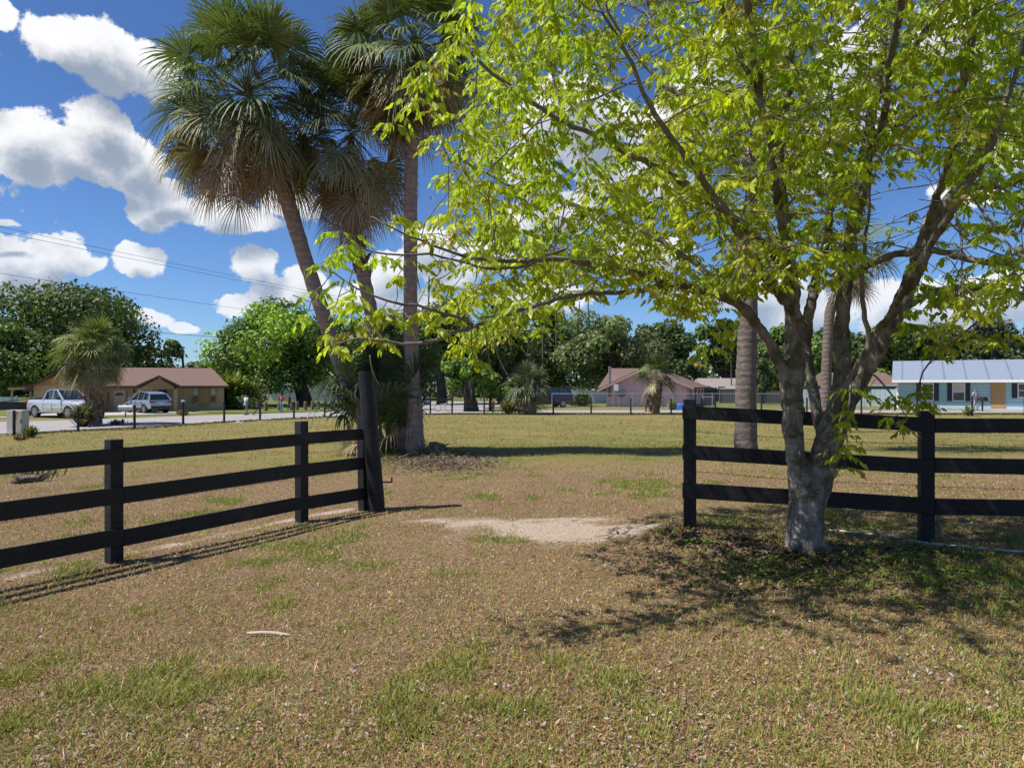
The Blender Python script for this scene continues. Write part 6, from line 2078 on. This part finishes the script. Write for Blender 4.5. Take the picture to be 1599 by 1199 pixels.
vehicle('pickup_truck', on(101, 652.5), R(-26), 'silver crew cab pickup truck parked on the grass behind the roadside palm', M['silver'], scale=.94)
vehicle('car', on(230, 645.5), R(142), 'grey-blue estate car parked in the drive of the tan house', M['bluegrey'], scale=.92)
vehicle('van', on(850, 637), R(200), 'dark blue people carrier parked behind the low grey-green palm', M['navy'], scale=1.0)
vehicle('car', on(628, 640), R(170), 'pale car mostly hidden behind the straight palm trunk', M['paintwhite'], scale=.95)


def trailer():
    f = on(44, 651); root = empty('trailer', f, R(20), 'dark low utility trailer with sloping cover behind the silver pickup', 'trailer')
    mb = MB(); mb.bx(-1.5, 1.4, -.7, .7, .45, .95); mb.build('box', M['trim'], root, bevel=.02)
    mb = MB(); slab_roof(mb, [(-1.6, -.75, 1.0), (1.5, -.75, 1.35), (1.5, .75, 1.35), (-1.6, .75, 1.0)], .06); mb.build('cover', M['greywall'], root)
    for s in (-1, 1):
        mb = MB(); a = np.linspace(0, 2 * math.pi, 16, endpoint=False); mb.prism([(.3 * math.cos(t) - .1, .32 + .3 * math.sin(t)) for t in a], 'y', s * .72, s * .88); mb.build('wheel', M['tyre'], root)
    mb = MB(); mb.tube([(1.4, 0, .5), (2.3, 0, .45)], [.04, .04], 6); mb.build('drawbar', M['galv'], root)


trailer()

# ------------------------------------------------------------------ cabinet, mailboxes, small things
M['beige'] = mat_plain('beige_metal', (.50, .44, .36), .5, var=.04)
M['beige2'] = mat_plain('beige_metal_side', (.56, .51, .44), .5, var=.04)
M['orange'] = mat_plain('orange_label', (.62, .16, .04), .5, var=.2)
M['redlabel'] = mat_plain('red_label', (.32, .05, .03), .5, var=.2)


def cabinet():
    f = at(28, 676.5); k = f.y / F
    root = empty('utility_cabinet', f, 0, 'beige metal utility cabinet with orange warning label beside the road', 'utility cabinet')
    h = 36 * k; w = 25 * k
    mb = MB(); mb.bx(-w / 2, w / 2, -.22, .22, 0, h); mb.build('cabinet_body', M['beige2'], root, bevel=.015)
    mb = MB(); mb.bx(-w / 2 + .25, w / 2 - .02, -.245, -.222, .1, h - .03); dr = mb.build('door', M['beige'], root, bevel=.006)
    mb = MB(); mb.bx(w / 2 - .07, w / 2 - .045, -.27, -.246, h * .45, h * .6); mb.build('door_handle', M['trim'], dr)
    mb = MB(); mb.bx(-.06, .16, -.250, -.246, h - .15, h - .09); mb.build('warning_strip', M['redlabel'], dr)
    mb = MB(); mb.bx(.01, .10, -.250, -.246, h - .42, h - .17); wl = mb.build('warning_label', M['orange'], dr)
    mb = MB(); mb.prism([(.02, h - .38), (.09, h - .38), (.055, h - .31)], 'y', -.2535, -.2505); mb.bx(.025, .085, -.2535, -.2505, h - .27, h - .25); mb.bx(.025, .085, -.2535, -.2505, h - .23, h - .21)
    mb.build('warning_mark', M['redlabel'], wl)
    mb = MB(); mb.bx(-w / 2 - .05, w / 2 + .05, -.28, .28, -.05, .05); mb.build('base', M['concrete'], root)


cabinet()


def mailbox(px, py, h, mat, postmat, label, rz, big=1.0):
    f = at(px, py); root = empty('mailbox', f, rz, label, 'mailbox')
    mb = MB(); mb.box((0, 0, h * .5 - .12), (.09, .09, h - .2)); mb.build('post', postmat, root)
    a = np.linspace(0, math.pi, 8); w = .12 * big; z = h - .22 * big
    mb = MB(); mb.prism([(w, z - w), (w, z)] + [(w * math.cos(t), z + w * math.sin(t)) for t in a[1:-1]] + [(-w, z), (-w, z - w)], 'x', -.28 * big, .28 * big); mb.build('box', mat, root, bevel=.01)
    mb = MB(); mb.bx(.28 * big, .30 * big, -w * .9, w * .9, z - w * .9, z + w * .7); mb.build('box_door', mat, root)
    mb = MB(); mb.bx(-.05, .0, w + .003, w + .02, z, z + .22); mb.build('flag', M['redlamp'], root)


mailbox(196, 652, .95, M['capwhite'], M['pale_wood'], 'white mailbox on a pale post beside the grey-blue car', R(20), 1.5)
mailbox(1534, 643, 1.35, M['trim'], M['trim'], 'black mailbox on a post right of the person in grey', R(90), 1.5)

f = at(372, 661); mb = MB(); rng = np.random.default_rng(3)
mb.v += [(-.25, -.1, .01), (.0, -.14, .05), (.26, -.05, .01), (.2, .12, .02), (-.05, .1, .07), (-.22, .12, .01)]; mb.f += [(0, 1, 4, 5), (1, 2, 3, 4), (5, 4, 3, 2, 1, 0)]; mb.m += [0, 0, 0]
tag(mb.build('paper_scrap', M['white'], loc=f), 'white crumpled scrap lying on the field edge beside the road', 'litter')

M['tarp'] = mat_plain('blue_tarpaulin', (.04, .12, .42), .5, var=.3)
f = at(1062, 640.5); mb = MB(); rng = np.random.default_rng(5)
secs = []
for i in range(7):
    t = i / 6; r_ = .55 * math.sin(math.pi * (t * .9 + .06)); secs.append([((t - .5) * 1.9, r_ * math.cos(a) + rng.normal(0, .04), max(0, r_ * 1.1 * math.sin(a)) + rng.normal(0, .03) + .03) for a in np.linspace(0, 2 * math.pi, 9)[:-1]])
loft(mb, secs); tag(mb.build('tarpaulin_bundle', M['tarp'], loc=f), 'blue tarpaulin bundle on the grass at the right corner of the pink house', 'tarpaulin')
f = at(1105, 634); mb = MB(); mb.bx(-.6, .6, -.4, .4, 0, .95)
o = mb.build('air_conditioner', M['greywall'], loc=f, bevel=.05); tag(o, 'dark grey outdoor unit beside the right wall of the pink house', 'air conditioner')
for k in range(5):
    mb = MB(); mb.bx(-.5, .5, -.42, -.405, .15 + k * .15, .2 + k * .15); mb.build('vent_slat', M['trim'], o)
# white sign board with grey dish on stand by the pink wall
f = at(962, 636); root = empty('notice_board', f, 0, 'white notice board on thin legs before the left part of the pink wall', 'notice board')
k = f.y / F
mb = MB(); mb.bx(-3.4 * k, 3.4 * k, -.05, .0, 27 * k - .1, 38 * k - .15); mb.build('panel', M['white'], root)
for s in (-1, 1):
    mb = MB(); mb.tube([(s * .28, .05, 0), (s * .28, .05, 1.6)], [.03, .03], 6); mb.build('leg', M['galv'], root)
f2 = at(970, 636); root = empty('satellite_dish', f2, 0, 'round grey dish on a thin post partly behind the white notice board', 'satellite dish')
mb = MB(); a = np.linspace(0, 2 * math.pi, 18, endpoint=False); mb.prism([(.55 * math.cos(t), 1.35 + .42 * math.sin(t)) for t in a], 'y', .1, .16); mb.build('dish', M['greywall'], root, bevel=.02)
mb = MB(); mb.tube([(0, .2, 0), (0, .2, 1.35)], [.035, .035], 6); mb.build('post', M['galv'], root)


def bicycle():
    f = on(692, 643.5); root = empty('bicycle', f, R(8), 'small bicycle standing on the road right of the straight palm', 'bicycle')
    for x in (-.42, .42):
        mb = MB(); a = np.linspace(0, 2 * math.pi, 17); mb.tube([(x + .27 * math.cos(t), 0, .28 + .27 * math.sin(t)) for t in a], [.018] * 17, 5, cap=False); w = mb.build('wheel', M['tyre'], root)
    mb = MB()
    for a_, b_ in (((-.42, 0, .28), (0, 0, .28)), ((0, 0, .28), (-.15, 0, .62)), ((-.42, 0, .28), (-.15, 0, .6)), ((-.15, 0, .6), (.28, 0, .62)), ((0, 0, .28), (.28, 0, .6)), ((.42, 0, .28), (.26, 0, .74))):
        mb.tube([a_, b_], [.017, .017], 5)
    mb.build('frame', M['paintwhite'], root)
    mb = MB(); mb.box((-.17, 0, .68), (.2, .09, .04)); mb.build('saddle', M['trim'], root)
    mb = MB(); mb.tube([(.26, -.2, .76), (.26, .2, .76)], [.014, .014], 5); mb.build('handlebar', M['galv'], root)


bicycle()

# ------------------------------------------------------------------ people
def skin_mesh(name, verts, edges, radii, mat, parent, root_i=0, sub=1):
    me = bpy.data.meshes.new(name); me.from_pydata(verts, edges, [])
    o = bpy.data.objects.new(name, me); COL.objects.link(o)
    o.modifiers.new('skin', 'SKIN')
    if not me.skin_vertices: 
        bm = bmesh.new(); bm.from_mesh(me); bm.verts.layers.skin.verify(); bm.to_mesh(me); bm.free()
    for i, v in enumerate(me.skin_vertices[0].data):
        r_ = radii[i]; v.radius = (r_, r_) if not isinstance(r_, tuple) else r_
        v.use_root = (i == root_i)
    s = o.modifiers.new('sub', 'SUBSURF'); s.levels = sub; s.render_levels = sub
    bpy.context.view_layer.update()
    dg = bpy.context.evaluated_depsgraph_get()
    m2 = bpy.data.meshes.new_from_object(o.evaluated_get(dg)); m2.name = name
    bpy.data.objects.remove(o)
    m2.polygons.foreach_set('use_smooth', [True] * len(m2.polygons))
    return link(name, m2, mat, parent)


M['skin'] = mat_plain('skin', (.28, .16, .11), .6, var=.05)
M['skin2'] = mat_plain('darker_skin', (.12, .07, .05), .6, var=.05)
M['hair'] = mat_plain('dark_hair', (.015, .012, .01), .7)


def cloth(name, c): return mat_plain(name, c, .85, var=.12, scale=9)


def person(f, H, rz, label, skin, top, bottom, stride=.25, arm=(.3, -.2), shorts=False, lean=0.0, shoe=None, cap=None, longhair=False):
    """figure facing +x, height H"""
    root = empty('person', f, rz, label, 'person')
    u = H / 1.75
    def S(v): return [(p[0] * u + lean * p[2] * u * .15, p[1] * u, p[2] * u) for p in v]
    st = stride
    fl, fr = (st, .09, .07), (-st, -.09, .07)
    kl, kr = (st * .75 + .06, .10, .50), (-st * .35 + .07, -.10, .50)
    al, ar = arm
    el, er = (al * .35, .25, 1.12), (ar * .35, -.25, 1.12)
    hl, hr = (al * .9 + .08, .24, .92), (ar * .9 + .08, -.24, .92)
    V = [(0, 0, .95), (0, 0, 1.18), (0, 0, 1.40), (0, 0, 1.50), (.01, 0, 1.58), (.015, 0, 1.69),
         (0, .17, 1.41), el, hl, (hl[0] + .05, .24, .84), (0, -.17, 1.41), er, hr, (hr[0] + .05, -.24, .84),
         (0, .09, .90), kl, fl, (fl[0] + .16, .09, .03), (0, -.09, .90), kr, fr, (fr[0] + .16, -.09, .03)]
    E = [(0, 1), (1, 2), (2, 3), (3, 4), (4, 5), (2, 6), (6, 7), (7, 8), (8, 9), (2, 10), (10, 11), (11, 12), (12, 13), (0, 14), (14, 15), (15, 16), (16, 17), (0, 18), (18, 19), (19, 20), (20, 21)]
    Rr = [.13, .12, .13, .055, .085, .085, .055, .042, .032, .03, .055, .042, .032, .03, .085, .058, .042, .035, .085, .058, .042, .035]
    skin_mesh('body', S(V), E, [r_ * u for r_ in Rr], skin, root)
    T = [(0, 0, .92), (0, 0, 1.2), (0, 0, 1.40), (0, .18, 1.41), ((el[0]) * .8, .25, 1.18), (0, -.18, 1.41), ((er[0]) * .8, -.25, 1.18)]
    skin_mesh('shirt', S(T), [(0, 1), (1, 2), (2, 3), (3, 4), (2, 5), (5, 6)], [r_ * u for r_ in (.155, .15, .15, .075, .062, .075, .062)], top, root)
    if shorts:
        K = [(0, 0, .93), (0, .09, .88), (kl[0] * .8, .10, .56), (0, -.09, .88), (kr[0] * .8, -.10, .56)]; rad = (.15, .105, .09, .105, .09); ed = [(0, 1), (1, 2), (0, 3), (3, 4)]
    else:
        K = [(0, 0, .93), (0, .09, .88), kl, (fl[0], .09, .12), (0, -.09, .88), kr, (fr[0], -.09, .12)]; rad = (.15, .10, .072, .058, .10, .072, .058); ed = [(0, 1), (1, 2), (2, 3), (0, 4), (4, 5), (5, 6)]
    skin_mesh('shorts' if shorts else 'trousers', S(K), ed, [r_ * u for r_ in rad], bottom, root)
    hv = [(-.02, 0, 1.66), (-.015, 0, 1.72)]; hr_ = [.095, .085]
    if longhair: hv += [(-.07, 0, 1.52)]; hr_ += [.06]
    skin_mesh('hair', S(hv), [(0, 1)] + ([(0, 2)] if longhair else []), [r_ * u for r_ in hr_], cap or M['hair'], root)
    for ff in (fl, fr):
        p = S([ff, (ff[0] + .17, ff[1], .035)])
        mb = MB(); mb.tube([(p[0][0] - .05 * u, p[0][1], .045 * u), p[1]], [.05 * u, .04 * u], 8); mb.build('shoe', shoe or M['trim'], root, smooth=True)
    return root


person(on(384, 649), 1.46, R(60), 'person walking on the road in a pale shirt and grey-green shorts', M['skin'], cloth('pale_shirt', (.58, .60, .68)), cloth('greygreen_shorts', (.18, .21, .20)), .18, shorts=True)
person(on(401, 648.5), .98, R(0), 'small child in dark blue running on the road behind the adult in the pale shirt', M['skin'], cloth('navy_shirt', (.02, .04, .10)), cloth('navy_trousers', (.02, .025, .05)), .42, lean=.4)
person(on(440, 645), 1.40, R(-80), 'person in a bright red top and teal trousers on the verge', M['skin'], cloth('red_top', (.62, .03, .04)), cloth('teal_trousers', (.08, .33, .36)), .10, longhair=True)
person(on(452, 642), 1.42, R(200), 'darkly dressed person standing just behind the one in the red top', M['skin2'], cloth('dark_top', (.03, .02, .03)), cloth('khaki_trousers', (.10, .09, .07)), .14)
person(on(770, 647), 1.05, R(-90), 'child in dark red clothes standing under the small round young tree', M['skin2'], cloth('dark_red_top', (.10, .015, .02)), cloth('dark_red_trousers', (.05, .012, .015)), .05)
person(on(745, 641), .85, R(-100), 'small child in pale red right of the thick dark tree trunk', M['skin'], cloth('pale_red_top', (.55, .14, .12)), cloth('brown_shorts', (.16, .08, .06)), .04, shorts=True)
person(on(1523, 642), 1.80, R(-70), 'person in pale grey clothes and dark red cap before the blue house', M['skin'], cloth('grey_shirt', (.36, .38, .40)), cloth('grey_trousers', (.28, .29, .30)), .10, cap=cloth('dark_red_cap', (.14, .02, .03)))
